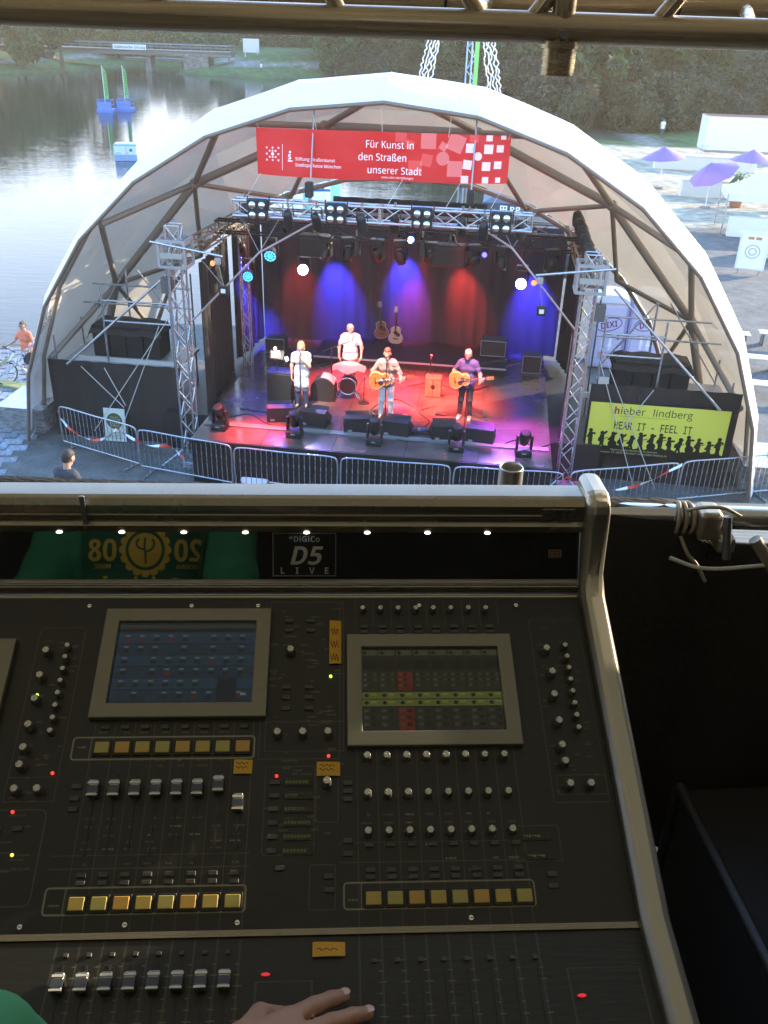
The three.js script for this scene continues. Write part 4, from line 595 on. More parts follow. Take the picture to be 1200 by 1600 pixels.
{ // round-topped black amp with a pink towel
  const t = sthing('case', 'black domed case with a pink towel left of the drum', 'case', [-2.0, D, -3.1]), s = new THREE.Shape(); s.moveTo(-.3, 0); s.lineTo(.3, 0); s.lineTo(.3, .3); s.absarc(0, .3, .3, 0, Math.PI); s.lineTo(-.3, 0); part('case_body', new THREE.ExtrudeGeometry(s, { depth: .4, bevelEnabled: true, bevelSize: .01, bevelThickness: .01, bevelSegments: 2 }), M.black, t, [0, 0, -.2]);
  tagMesh(part('towel', grid(14, 6, (u, v) => { const a = .5 + 1.2 * u; return [Math.cos(a) * .33, .3 + Math.sin(a) * .33 + .01 * fbm(u * 6, v * 6), -.22 + .4 * v]; }), new THREE.MeshStandardMaterial({ color: lin(.7, .35, .38), roughness: .95, side: THREE.DoubleSide }), scene, S(-2.0, D, -3.1)), 'pink towel lying over the black domed case', 'towel').rotation.y = STA;
  const d = sthing('snare_drum', 'snare drum on a stand in front of the drummer', 'drum', [-1.4, D, -3.38]); part('shell', new THREE.CylinderGeometry(.19, .19, .16, 28), std([.03, .04, .1], .3, .2), d, [0, .78, 0]); for (const y of [.7, .86]) part('hoop', new THREE.TorusGeometry(.193, .012, 6, 30).rotateX(Math.PI / 2), M.chrome, d, [0, y, 0]); part('drum_head', new THREE.CylinderGeometry(.188, .188, .006, 28), M.white, d, [0, .862, 0]); for (let i = 0; i < 3; i++) { const a = i * 2.1 + .5; bar('leg', M.chrome, d, [0, .4, 0], [Math.cos(a) * .3, .02, Math.sin(a) * .3], .014); bar('arm', M.chrome, d, [0, .5, 0], [Math.cos(a) * .18, .7, Math.sin(a) * .18], .012); } bar('pole', M.chrome, d, [0, .2, 0], [0, .6, 0], .016);
  for (let i = 0; i < 8; i++) { const a = i * .785; bar('lug', M.chrome, d, [Math.cos(a) * .197, .7, Math.sin(a) * .197], [Math.cos(a) * .197, .86, Math.sin(a) * .197], .008); }
  const c = part('cloth', grid(20, 8, (u, v) => { const r = .1 + .22 * v, a = u * 6.283; return [Math.cos(a) * r * 1.35, .885 - Math.max(0, r - .19) * (1 + .35 * Math.sin(a * 5)), Math.sin(a) * r]; }), new THREE.MeshStandardMaterial({ color: lin(.7, .3, .32), roughness: .95, side: THREE.DoubleSide }), scene, S(-1.4, D, -3.38)); c.rotation.y = STA; tagMesh(c, 'pink cloth draped over the snare drum', 'cloth');
  const k = sthing('pedal_drum', 'small dark kick drum standing under the snare drum', 'drum', [-1.4, D, -3.28]); part('shell', new THREE.CylinderGeometry(.22, .22, .26, 28).rotateX(Math.PI / 2), std([.03, .035, .07], .35), k, [0, .36, 0]); part('hoop', new THREE.TorusGeometry(.22, .018, 6, 30), M.chrome, k, [0, .36, .13]); part('drum_head', new THREE.CircleGeometry(.2, 28), M.blackSatin, k, [0, .36, .135]); for (const s of [-1, 1]) bar('leg', M.chrome, k, [s * .18, .3, .05], [s * .34, .01, .14], .012);
}
guitar('dark spare guitar on a stand behind the drummer', S(-1.07, D + .68, -7.1), sq(eq(-.12, .25, .1)), [.2, .1, .05]); guitar('pale spare guitar on a stand to the right of the dark one', S(-.62, D + .6, -6.95), sq(eq(-.12, -.1, .03)), [.58, .4, .26]);
for (const [x, z, l] of [[-1.07, -7.15, 'stand under the dark spare guitar'], [-.62, -7.0, 'stand under the pale spare guitar']]) { const t = sthing('guitar_stand', 'low black ' + l, 'stand', [x, D + .2, z]); for (const a of [.4, 2.7, 4.7]) bar('leg', M.blackMetal, t, [0, .35, -.06], [Math.cos(a) * .26, .01, Math.sin(a) * .2], .012); bar('cradle', M.blackMetal, t, [-.15, .18, .08], [.15, .18, .08], .012); bar('neck_rest', M.blackMetal, t, [0, .3, -.08], [0, .95, -.1], .011); }
{
  const t = sthing('wooden_box_drum', 'pale wooden box drum with a round hole behind the central guitarist', 'cajon', [.73, D, -3.95]), w = std([.58, .42, .2], .5, 0, { map: dirtTex }); for (const s of [-1, 1]) box('panel', w, t, [.19, .5, .03], [s * .105, .26, .15]); box('shell', std([.12, .09, .06], .6), t, [.42, .5, .28], [0, .26, -.005]); part('hole', new THREE.CylinderGeometry(.06, .06, .01, 20).rotateX(Math.PI / 2), M.black, t, [0, .27, .168]);
  const p = sthing('pedal_board', 'effects pedals with small lamps right of the central wedge', 'pedals', [.62, D, -1.45]); rbox('tray', M.blackMetal, p, [.5, .05, .3], [0, .03, 0], .01); for (let i = 0; i < 5; i++) { rbox('pedal', std([[.5, .1, .5], [.1, .1, .12], [.3, .3, .3], [.08, .12, .3], [.1, .1, .1]][i], .4), p, [.07, .05, .12], [-.2 + i * .095, .08, .02], .008); } part('indicator_lamp', US, glow([.9, .2, 1], 5), p, [-.2, .11, .05]).scale.setScalar(.012);
  const a = sthing('foot_pedal', 'black foot pedal on the floor left of the man in blue', 'pedals', [1.05, D, -2.6]); rbox('pedal', M.blackMetal, a, [.3, .05, .12], [0, .03, 0], .01); for (let i = 0; i < 3; i++) part('switch', new THREE.CylinderGeometry(.014, .014, .02, 10), M.chrome, a, [-.09 + i * .09, .065, .02]);
  for (const [x, y, z, w2, h, d, l] of [[-4.05, D, -6.55, .55, .42, .5, 'grey flight case in the dark left rear corner of the stage'], [3.3, D + .3, -6.35, .5, .5, .5, 'brown framed flight case at the right edge of the stage'], [2.2, D + .2, -7, .7, .45, .5, 'dark flight case against the backdrop on the right']]) { const k = sthing('flight_case', l, 'case', [x, y - (y > D + .25 ? .3 : 0), z]); rbox('case_body', std([.06, .05, .045], .6), k, [w2, h, d], [0, h / 2 + .01, 0], .01); for (const [ex, ey] of [[-1, 0], [1, 0], [-1, 1], [1, 1]]) bar('corner_edge', M.aluDull, k, ey ? [ex * w2 / 2, 0.02, d / 2] : [-w2 / 2, ex > 0 ? h : .02, d / 2], ey ? [ex * w2 / 2, h, d / 2] : [w2 / 2, ex > 0 ? h : .02, d / 2], .012); }
  // cables on the deck
  const cab = [[[-4.2, -1.2], [-3.6, -1.7], [-3.0, -1.2], [-2.4, -1.0]], [[-3.9, -2.0], [-3.2, -1.9], [-2.6, -1.9], [-2.1, -1.2]], [[-1.4, -1.1], [-.9, -.9], [-.3, -1.05], [.3, -.85], [1.2, -.95]], [[.9, -3.2], [.5, -2.7], [.8, -2.1], [.6, -1.5]], [[2.6, -1.1], [2.9, -1.4], [3.4, -1.1], [3.9, -1.6]], [[0, -4.4], [.7, -4.8], [1.5, -4.3], [2.2, -4.9]], [[-.4, -1.8], [-.7, -2.6], [-.2, -3.4], [.3, -3.0]]];
  cab.forEach((c, i) => { const o = part('stage_cable', curveG(c.map(([x, z]) => [x, D + .012, z]), .012, 40, 5), M.black, scene, S(0, 0, 0)); o.rotation.y = STA; tagMesh(o, 'black cable ' + ['winding from the left tower to the first wedge', 'curling round the foot of the music stand cabinet', 'running along the edge between the middle wedges', 'leading from the pedals to the wooden box drum', 'lying right of the last wedge', 'behind the wooden box drum', 'looping behind the central guitarist'][i], 'cable', 'cables on the deck'); });
}
// ---------- barriers ----------
const barrierSpots = [[-8.28, -1.3, -5.97, -.4, 'leftmost crowd barrier hung with red and white tape beside the poster'], [-5.88, -.3, -3.52, .16, 'crowd barrier in front of the left tower'], [-3.42, .24, -1.05, .33, 'crowd barrier with the white paddle behind it'], [-.96, .32, 1.46, .28, 'crowd barrier in front of the central guitarist'], [1.56, .3, 3.92, .17, 'crowd barrier left of the right tower'], [4.1, .08, 6.56, -.86, 'crowd barrier with drooping tape below the yellow board'], [6.66, -.92, 8.95, -1.8, 'rightmost crowd barrier at the foot of the dome']];
for (const [x0, z0, x1, z1, lab] of barrierSpots) {
  const L = Math.hypot(x1 - x0, z1 - z0), t = sthing('crowd_barrier', lab, 'barrier', [(x0 + x1) / 2, 0, (z0 + z1) / 2], -Math.atan2(z1 - z0, x1 - x0), 'crowd barriers before the stage'), h = L / 2, r = .1;
  const pts = [[-h, .16], [-h, 1.1 - r], [-h + .03, 1.1 - .03], [-h + r, 1.1], [0, 1.1], [h - r, 1.1], [h - .03, 1.07], [h, 1.1 - r], [h, .16]];
  part('frame', curveG(pts.map(([x, y]) => [x, y, 0]), .02, 90, 8), M.galv, t); bar('bottom_rail', M.galv, t, [-h, .17, 0], [h, .17, 0], .018, UC);
  const n = 19; for (let i = 1; i < n; i++) bar('upright', M.galv, t, [-h + L * i / n, .17, 0], [-h + L * i / n, 1.09, 0], .009);
  for (const s of [-.8, .8]) { bar('foot', M.galv, t, [h * s, .03, -.3], [h * s, .03, .3], .02, UC); bar('foot_leg', M.galv, t, [h * s, .03, 0], [h * s, .18, 0], .018, UC); }
}
// red and white tape
function tape(pts, lab) {
  const c = new THREE.CatmullRomCurve3(pts.map(p => V(...p))), n = 60, g = grid(n, 1, (u, v) => { const p = c.getPoint(u); return [p.x + .01 * Math.sin(u * 40), p.y + (v - .5) * .07 * Math.cos(u * 9) + .004, p.z + (v - .5) * .07 * Math.sin(u * 9) + .03]; });
  const gi = g.toNonIndexed(), col = [], len = c.getLength(); for (let i = 0; i < gi.attributes.position.count; i++) { const seg = Math.floor(i / 6) / n * len; const w = Math.floor(seg / .3) % 2; col.push(...(w ? [.78, .78, .78] : [.62, .05, .03])); }
  gi.setAttribute('color', new THREE.Float32BufferAttribute(col, 3)); gi.computeVertexNormals(); const o = part('barrier_tape', gi, new THREE.MeshStandardMaterial({ vertexColors: true, roughness: .4, side: THREE.DoubleSide }), scene, S(0, 0, 0)); o.rotation.y = STA; tagMesh(o, lab, 'tape', 'barrier tapes');
}
tape([[-8.3, .98, -1.28], [-8.15, .75, -1.2], [-7.7, .52, -1.0], [-7.2, .5, -.82], [-6.75, .72, -.65], [-6.5, .98, -.55]], 'sagging red and white tape tied to the leftmost barrier');
tape([[-6.5, 1.0, -.55], [-6.1, .86, -.38], [-5.6, .78, -.2], [-5.0, .82, -.1], [-4.7, .6, 0]], 'red and white tape trailing from the poster to the left tower');
tape([[4.0, 1.0, .12], [4.5, .72, -.05], [5.1, .6, -.25], [5.8, .72, -.5], [6.6, 1.08, -.85]], 'red and white tape sagging between the barriers below the yellow board');
{ const t = sthing('paddle', 'white paddle lying on the ground behind a barrier', 'paddle', [-2.6, .04, -.02], .05); part('blade', new THREE.CapsuleGeometry(.13, .4, 4, 12).rotateZ(Math.PI / 2).scale(1, 1, .16).rotateX(-1.2), M.white, t, [-.45, .16, .0]); bar('shaft', M.white, t, [-.1, .14, .02], [1.5, .03, .06], .016, UC); }
// guy chain from the dome to the promenade
{ const t = sthing('guy_chain', 'chain running from the left foot of the dome down past the bicycle', 'chain', [0, 0, -2.2]); for (let i = 0; i < 34; i++) { const u = i / 34, p = [-8.5 - 2.0 * u, 3.2 - 1.95 * u - .25 * Math.sin(u * 3.14), .1]; const m = part('chain_link', new THREE.TorusGeometry(.038, .011, 5, 10), M.galv, t, p, [i % 2 ? 1.57 : 0, 0, .8]); m.scale.x = 1.5; }
  part('rag', grid(12, 3, (u, v) => [-9.6 - .75 * u, 2.02 - .5 * u + .1 * v + .05 * fbm(u * 5, v * 3), .16 + .06 * Math.sin(u * 9 + v * 3)]), new THREE.MeshStandardMaterial({ color: lin(.72, .62, .42), roughness: .8, side: THREE.DoubleSide }), t); }
// cyclist pushing a bicycle
{
  person({ label: 'man in an orange shirt and sunglasses pushing a bicycle along the water', pos: V(-10.5, .02, -24.9), turn: -.45, J: { elR: [-.33, 1.18, .12], wrR: [-.5, 1.05, .3], haR: [-.56, 1.02, .37], elL: [.29, 1.15, .0], wrL: [.22, .98, .18], haL: [.14, .97, .26], knL: [.11, .5, .14], anL: [.12, .1, .14], toL: [.14, .05, .32], knR: [-.1, .5, .0], anR: [-.1, .12, -.24], toR: [-.11, .04, -.08] }, shirt: std([.72, .2, .1], .85), trousers: std([.04, .035, .035], .9), shorts: 1, hair: std([.12, .07, .04], .7), glasses: 1, skinMat: std([.5, .3, .22], .5) });
  const t = thing('bicycle', 'bicycle pushed by the man in orange at the water edge', 'bicycle', [-10.98, .02, -24.55], -.75), blk = M.black, fr = std([.55, .6, .66], .3, .3); // front wheel at +z
  for (const z of [.1, -.95]) { const w = part('wheel', new THREE.TorusGeometry(.33, .02, 8, 36).rotateY(Math.PI / 2), blk, t, [0, .35, z]); part('rim', new THREE.TorusGeometry(.305, .01, 6, 36).rotateY(Math.PI / 2), M.alu, w); part('hub', new THREE.CylinderGeometry(.025, .025, .1, 10).rotateZ(Math.PI / 2), M.alu, w); part('spokes', merge(Array.from({ length: 16 }, (_, i) => tubeG([0, 0, 0], [0, Math.cos(i * .3927) * .3, Math.sin(i * .3927) * .3], .0025, 4))), M.chrome, w); }
  for (const s of [-1, 1]) bar('fork', fr, t, [s * .05, .35, .1], [s * .035, .72, -.02], .012, UC); bar('steerer', fr, t, [0, .7, -.02], [0, 1.0, -.12], .018, UC); bar('handlebar', M.blackMetal, t, [-.3, 1.03, -.1], [.3, 1.03, -.1], .013, UC); for (const s of [-1, 1]) bar('grip', blk, t, [s * .2, 1.03, -.1], [s * .32, 1.03, -.13], .019, UC);
  bar('top_tube', fr, t, [0, .88, -.08], [0, .8, -.6], .017, UC); bar('down_tube', fr, t, [0, .78, -.05], [0, .3, -.5], .02, UC); bar('seat_tube', fr, t, [0, .3, -.5], [0, .9, -.64], .017, UC); for (const s of [-1, 1]) { bar('seat_stay', fr, t, [0, .8, -.61], [s * .05, .35, -.95], .01); bar('chain_stay', fr, t, [0, .3, -.5], [s * .05, .35, -.95], .011); bar('crank', M.steel, t, [s * .07, .3, -.5], [s * .07, .3 - s * .16, -.5], .012); rbox('pedal', blk, t, [.09, .02, .06], [s * .12, .3 - s * .16, -.5], .005); }
  part('chainring', new THREE.TorusGeometry(.09, .01, 5, 20).rotateY(Math.PI / 2), M.steel, t, [-.05, .3, -.5]); part('saddle', new THREE.SphereGeometry(1, 12, 8), blk, t, [0, .95, -.66]).scale.set(.075, .035, .14);
  const rk = bar('mudguard', M.white, t, [0, .74, .3], [0, .71, -.1], .02); 
}
// spectator on the steps, seen from behind
person({ label: 'dark-haired spectator in a dark jacket sitting on the steps below', pos: V(-4.9, 2.36, -12.3), turn: Math.PI - .5, J: { head: [0, 1.24, .08], neck: [0, 1.07, .02], chest: [0, .88, 0], waist: [0, .68, -.02], pelvis: [0, .56, -.03], shL: [.19, .99, 0], shR: [-.19, .99, 0], elL: [.27, .72, .08], elR: [-.27, .72, .08], wrL: [.15, .58, .3], wrR: [-.15, .58, .3], haL: [.1, .57, .4], haR: [-.1, .57, .4], hiL: [.1, .54, 0], hiR: [-.1, .54, 0], knL: [.13, .56, .42], knR: [-.13, .56, .42], anL: [.13, .1, .46], anR: [-.13, .1, .46], toL: [.14, .04, .64], toR: [-.14, .04, .64] }, shirt: std([.04, .04, .045], .9), sleeve: 1.85, trousers: std([.03, .03, .04], .9), hair: std([.035, .022, .015], .7), headPitch: .35, cell: .018 });
// small figures on the far paths
[[-76, -185, [.6, .6, .6], 'pale figure walking on the left lakeside path'], [-72, -187.5, [.1, .1, .15], 'dark figure walking on the left lakeside path'], [-36, -212, [.5, .1, .1], 'tiny red figure standing on top of the grass bank'], [-27, -196, [.75, .75, .75], 'tiny white figure resting on the grass bank'], [27, -99, [.75, .75, .75], 'tiny white figure on the right footpath']].forEach(([x, z, c, lab]) => person({ label: lab, pos: V(x, landY(x, z), z), turn: rr(0, 6), shirt: std(c, .9), trousers: std([.08, .08, .12], .9), hair: std([.06, .04, .02], .8), cell: .035, handCell: .016, headCell: .02, noFace: 1 }));
// ---------- behind the stage ----------
{
  const t = thing('pavilion_tent', 'dark grey pavilion with a white brand name behind the stage', 'tent', [5.0, .55, -36.3], R(-6)), cv = new THREE.MeshPhysicalMaterial({ color: lin(.12, .13, .16), roughness: .8, transmission: .12, thickness: 0, side: THREE.DoubleSide });
  const tx = canvasTex(1024, 160, (g, w, h) => { g.fillStyle = '#4a4f5c'; g.fillRect(0, 0, w, h); g.fillStyle = '#f2f4f6'; g.font = 'bold 118px sans-serif'; g.textBaseline = 'middle'; g.fillText('PROTEST', 330, 84, 600); g.lineWidth = 16; g.strokeStyle = '#f2f4f6'; g.strokeRect(225, 40, 72, 84); g.fillRect(253, 40, 14, 84); g.fillRect(225, 74, 72, 14); });
  for (const [a, b] of [[-1.5, -1.5], [1.5, -1.5], [1.5, 1.5], [-1.5, 1.5]]) bar('leg', M.alu, t, [a, -.55, b], [a, 3.0, b], .03, UC);
  for (let i = 0; i < 4; i++) { const a = i * Math.PI / 2; part('roof_panel', grid(8, 6, (u, v) => { const w = 1.55 * (1 - v), x = (u * 2 - 1) * w, z = 1.55 * (1 - v), y = 3.25 + 1.0 * Math.pow(v, 1.2); return [x * Math.cos(a) + z * Math.sin(a), y, -x * Math.sin(a) + z * Math.cos(a)]; }), cv, t); part('valance', new THREE.PlaneGeometry(3.1, .42), i === 0 ? new THREE.MeshStandardMaterial({ map: tx, roughness: .8, side: THREE.DoubleSide }) : cv, t, [Math.sin(a) * 1.56, 3.06, Math.cos(a) * 1.56], [0, a, 0]); }
  part('back_wall', new THREE.PlaneGeometry(3, 2.8), new THREE.MeshStandardMaterial({ color: lin(.5, .55, .62), roughness: .8, side: THREE.DoubleSide }), t, [0, 1.42, -1.5]);
}
for (const [x, z, lab, m] of [[6.95, -28.2, 'left of the two purple and white portable toilets'], [8.2, -28.35, 'right of the two purple and white portable toilets']]) {
  const t = thing('portable_toilet', lab, 'toilet', [x, 0, z], R(-8), 'portable toilets behind the stage'), pu = std([.3, .3, .55], .5), pk = std([.6, .55, .62], .5);
  rbox('cabin', pk, t, [1.1, 2.1, 1.1], [0, 1.1, 0], .03); part('roof', new THREE.CylinderGeometry(.56, .56, 1.14, 20, 1, false, 0, Math.PI).rotateX(Math.PI / 2).rotateZ(Math.PI / 2).scale(1, .45, 1), std([.7, .72, .75], .4), t, [0, 2.15, 0]);
  for (const s of [-1, 1]) box('corner_post', pu, t, [.07, 2.1, .07], [s * .53, 1.1, .53]);
  const tx = canvasTex(512, 1024, (g, w, h) => { g.fillStyle = '#c9c4dc'; g.fillRect(0, 0, w, h); g.save(); g.translate(w / 2, 300); g.rotate(-.22); g.strokeStyle = '#2b2a78'; g.lineWidth = 14; g.beginPath(); g.ellipse(0, 0, 235, 110, 0, 0, 7); g.stroke(); g.fillStyle = '#6b1d5e'; g.font = 'bold 150px sans-serif'; g.textAlign = 'center'; g.textBaseline = 'middle'; g.fillText('DIXI', 0, 6, 360); g.restore(); g.fillStyle = '#f4f4f8'; for (const x of [190, 320]) { g.beginPath(); g.arc(x, 520, 26, 0, 7); g.fill(); g.fillRect(x - 24, 552, 48, 110); g.fillRect(x - 22, 660, 18, 90); g.fillRect(x + 4, 660, 18, 90); } g.beginPath(); g.moveTo(320, 552); g.lineTo(366, 680); g.lineTo(274, 680); g.fill(); g.fillStyle = '#c94a52'; for (let i = 0; i < 4; i++) g.fillRect(120, 790 + i * 30, 270, 12); });
  const d = part('door', new THREE.BoxGeometry(.86, 1.9, .03), [pk, pk, pk, pk, std('#ffffff', .5, 0, { map: tx }), pk], t, [0, 1.08, .56]); rbox('handle', M.black, d, [.04, .14, .03], [.34, 0, .03], .008);
}
for (const [x, z, lab] of [[-3.2, -30.3, 'left white and teal advertising flag behind the stage'], [-2.3, -30.4, 'right white and teal advertising flag behind the stage']]) {
  const tx = canvasTex(128, 512, (g, w, h) => { g.fillStyle = '#e8f5f5'; g.fillRect(0, 0, w, h); g.fillStyle = '#8fd8cc'; g.fillRect(84, 0, 44, h); g.save(); g.translate(62, h / 2); g.rotate(-Math.PI / 2); g.fillStyle = '#2f69a5'; g.font = 'bold 100px sans-serif'; g.textAlign = 'center'; g.fillText('RK', 60, 20); g.restore(); });
  const t = thing('advert_flag', lab, 'flag', [x, 0, z], R(-5), 'advertising flags behind the stage'); bar('pole', M.steel, t, [-.42, 0, 0], [-.42, 6.1, 0], .03, UC); part('cloth', grid(6, 14, (u, v) => [-.4 + .95 * u, 3.4 + 2.6 * v, .06 * Math.sin(u * 5 + v * 3)]), new THREE.MeshPhysicalMaterial({ map: tx, roughness: .8, side: THREE.DoubleSide, transmission: .25, thickness: 0 }), t); part('base', new THREE.CylinderGeometry(.35, .38, .1, 20), M.concrete, t, [-.42, .05, 0]);
}
{ // dark crates and roof gear seen between banner and truss
  const t = sthing('generator', 'long dark equipment container standing behind the backdrop', 'container', [.2, 0, -10.6]); rbox('housing', std([.07, .065, .055], .7), t, [5.2, 3.9, 1.2], [.6, 1.95, 0], .04); for (let i = 0; i < 10; i++) box('rib', std([.06, .055, .05], .7), t, [.05, 3.6, .03], [-1.7 + i * .5, 1.9, .61]); part('exhaust', new THREE.CylinderGeometry(.09, .09, .9, 12), M.steel, t, [1.2, 4.3, 0]); bar('roof_rail', M.steel, t, [-1.9, 4.1, .4], [3.1, 4.1, .4], .03);
}
// ---------- right shore ----------
{
  const wt = new THREE.MeshPhysicalMaterial({ color: lin(.78, .77, .74), roughness: .7, transmission: .15, thickness: 0, side: THREE.DoubleSide });
  const tr = thing('box_trailer', 'long white box trailer with a ladder on the right shore', 'trailer', [31.5, 0, -84], R(-4)); rbox('box_body', M.white, tr, [10, 2.7, 2.6], [0, 2.1, 0], .05); box('chassis', M.steel, tr, [9.6, .2, 2.2], [0, .65, 0]); for (const x of [1.6, 2.8, 4]) part('wheel', new THREE.CylinderGeometry(.5, .5, .3, 18).rotateX(Math.PI / 2), M.black, tr, [x, .5, 1.1]); for (const s of [-.25, .25]) bar('ladder_rail', M.alu, tr, [-5.15 + s - .5, 0, 1.35], [-4.9 + s, 1.2, 1.35], .03); for (let i = 0; i < 4; i++) bar('ladder_rung', M.alu, tr, [-5.75 + i * .13, .25 + i * .28, 1.35], [-5.25 + i * .13, .25 + i * .28, 1.35], .02); box('roof_edge', std([.5, .3, .28], .6), tr, [10.02, .04, 2.62], [0, 3.43, 0]);
  const pu = new THREE.MeshPhysicalMaterial({ color: lin(.28, .16, .42), roughness: .8, transmission: .3, thickness: 0, side: THREE.DoubleSide });
  for (const [x, z, r, tl, lab] of [[18.4, -66, 1.5, .1, 'purple parasol nearest the rim of the dome'], [19.4, -58.5, 1.5, .5, 'tilted purple parasol in front of the trailer'], [24.5, -66, 1.6, 0, 'upright purple parasol far right on the shore']]) { const t = thing('parasol', lab, 'parasol', [x, 0, z], .4, 'purple parasols on the shore'); bar('pole', M.white, t, [0, 0, 0], [0, 2.5, 0], .03, UC); const c = part('canopy', new THREE.ConeGeometry(r, .75, 8, 3, true), pu, t, [0, 2.35, 0], [0, 0, tl]); for (let i = 0; i < 8; i++) bar('rib', M.white, c, [0, .3, 0], [Math.cos(i * .785) * r * .95, -.36, Math.sin(i * .785) * r * .95], .012); part('base', new THREE.CylinderGeometry(.3, .34, .12, 16), M.concrete, t, [0, .06, 0]); }
  const tent = (x, z, w, h, lab) => { const t = thing('shore_tent', lab, 'tent', [x, 0, z], R(-12), 'white tents on the shore'); for (const [a, b] of [[-1, -1], [1, -1], [1, 1], [-1, 1]]) bar('leg', M.alu, t, [a * w / 2, 0, b * w / 2], [a * w / 2, h, b * w / 2], .04, UC); for (let i = 0; i < 4; i++) { const a = i * Math.PI / 2; part('roof_panel', grid(6, 6, (u, v) => { const q = w / 2 * (1 - v), X = (u * 2 - 1) * q; return [X * Math.cos(a) + q * Math.sin(a), h + w * .32 * Math.pow(v, 1.5), -X * Math.sin(a) + q * Math.cos(a)]; }), wt, t); part('valance', new THREE.PlaneGeometry(w, .35), wt, t, [Math.sin(a) * w / 2, h - .17, Math.cos(a) * w / 2], [0, a, 0]); } rbox('counter', M.white, t, [w * .8, 1, .5], [0, .5, w * .35], .02); };
  tent(19.6, -51, 3.4, 2.2, 'white tent at the waterline just right of the dome'); tent(24, -52.5, 3.6, 2.3, 'white tent behind the pale bar counter'); tent(26.5, -60, 4, 2.4, 'white tent below the trailer');
  const bb = (x, z, L, lab) => { const t = thing('bar_counter', lab, 'counter', [x, 0, z], R(-6), 'bar counters on the shore'); rbox('top', M.white, t, [L, .08, .7], [0, 1.05, 0], .02); rbox('front', std([.6, .57, .5], .7), t, [L - .2, 1, .06], [0, .5, .25], .01); for (const s of [-1, 1]) box('side', M.white, t, [.06, 1, .6], [s * (L / 2 - .1), .5, 0]); };
  bb(24.5, -76, 8, 'long pale bar counter below the trailer'); bb(19, -45, 4, 'short pale bar counter right of the dome'); bb(21.5, -63, 5, 'pale bar counter between the parasols');
  const sg = thing('notice_board', 'white notice board with a grey round emblem on the right promenade', 'sign', [16.2, 0, -41.3], R(-20)); rbox('board', M.white, sg, [1.25, 1.7, .08], [0, 1.05, 0], .06); const ex = canvasTex(256, 384, (g, w, h) => { g.fillStyle = '#f2efe6'; g.fillRect(0, 0, w, h); g.strokeStyle = '#b4ad9c'; g.lineWidth = 12; g.beginPath(); g.arc(128, 200, 70, 0, 7); g.stroke(); g.beginPath(); g.arc(128, 200, 36, 0, 7); g.stroke(); g.fillStyle = '#c48a5c'; g.fillRect(60, 40, 60, 30); g.fillRect(136, 40, 60, 30); }); part('print', new THREE.PlaneGeometry(1.1, 1.55), std('#ffffff', .7, 0, { map: ex }), sg, [0, 1.05, .045]); for (const s of [-.45, .45]) bar('leg', M.alu, sg, [s, 0, 0], [s, .3, 0], .03);
  for (let i = 0; i < 9; i++) { const t = thing('deck_bench', ['first', 'second', 'third', 'fourth', 'fifth', 'sixth', 'seventh', 'eighth', 'ninth'][i] + ' pale slatted bench from the dome foot outwards on the right promenade', 'bench', [11.6 + (i % 3) * 2.3, 0, -25.5 - Math.floor(i / 3) * 2.6], R(-10), 'benches right of the dome'); for (let k = 0; k < 4; k++) rbox('slat', std([.7, .66, .58], .7), t, [1.9, .04, .1], [0, .45, -.18 + k * .12], .01); for (const s of [-.8, .8]) box('leg', M.steel, t, [.05, .43, .4], [s, .215, 0]); }
  const pl = thing('palm_tub', 'green palm in a tub between the parasol and the tents', 'plant', [21.6, 0, -59.5]); part('tub', new THREE.CylinderGeometry(.45, .35, .7, 16), std([.35, .16, .08], .8), pl, [0, .35, 0]); bar('stem', barkMat, pl, [0, .6, 0], [0, 1.8, 0], .09); for (let i = 0; i < 16; i++) { const a = i * 2.4, l = rr(.9, 1.4), up = rr(.1, .8); part('frond', grid(6, 1, (u, v) => [Math.cos(a) * l * u + (v - .5) * .22 * Math.sin(a) * Math.sin(u * 2.8 + .2), 1.8 + up * u * 1.2 - u * u * .9, Math.sin(a) * l * u - (v - .5) * .22 * Math.cos(a) * Math.sin(u * 2.8 + .2)]), new THREE.MeshPhysicalMaterial({ color: lin(.1, .17, .04), roughness: .8, transmission: .3, thickness: 0, side: THREE.DoubleSide }), pl); }
}
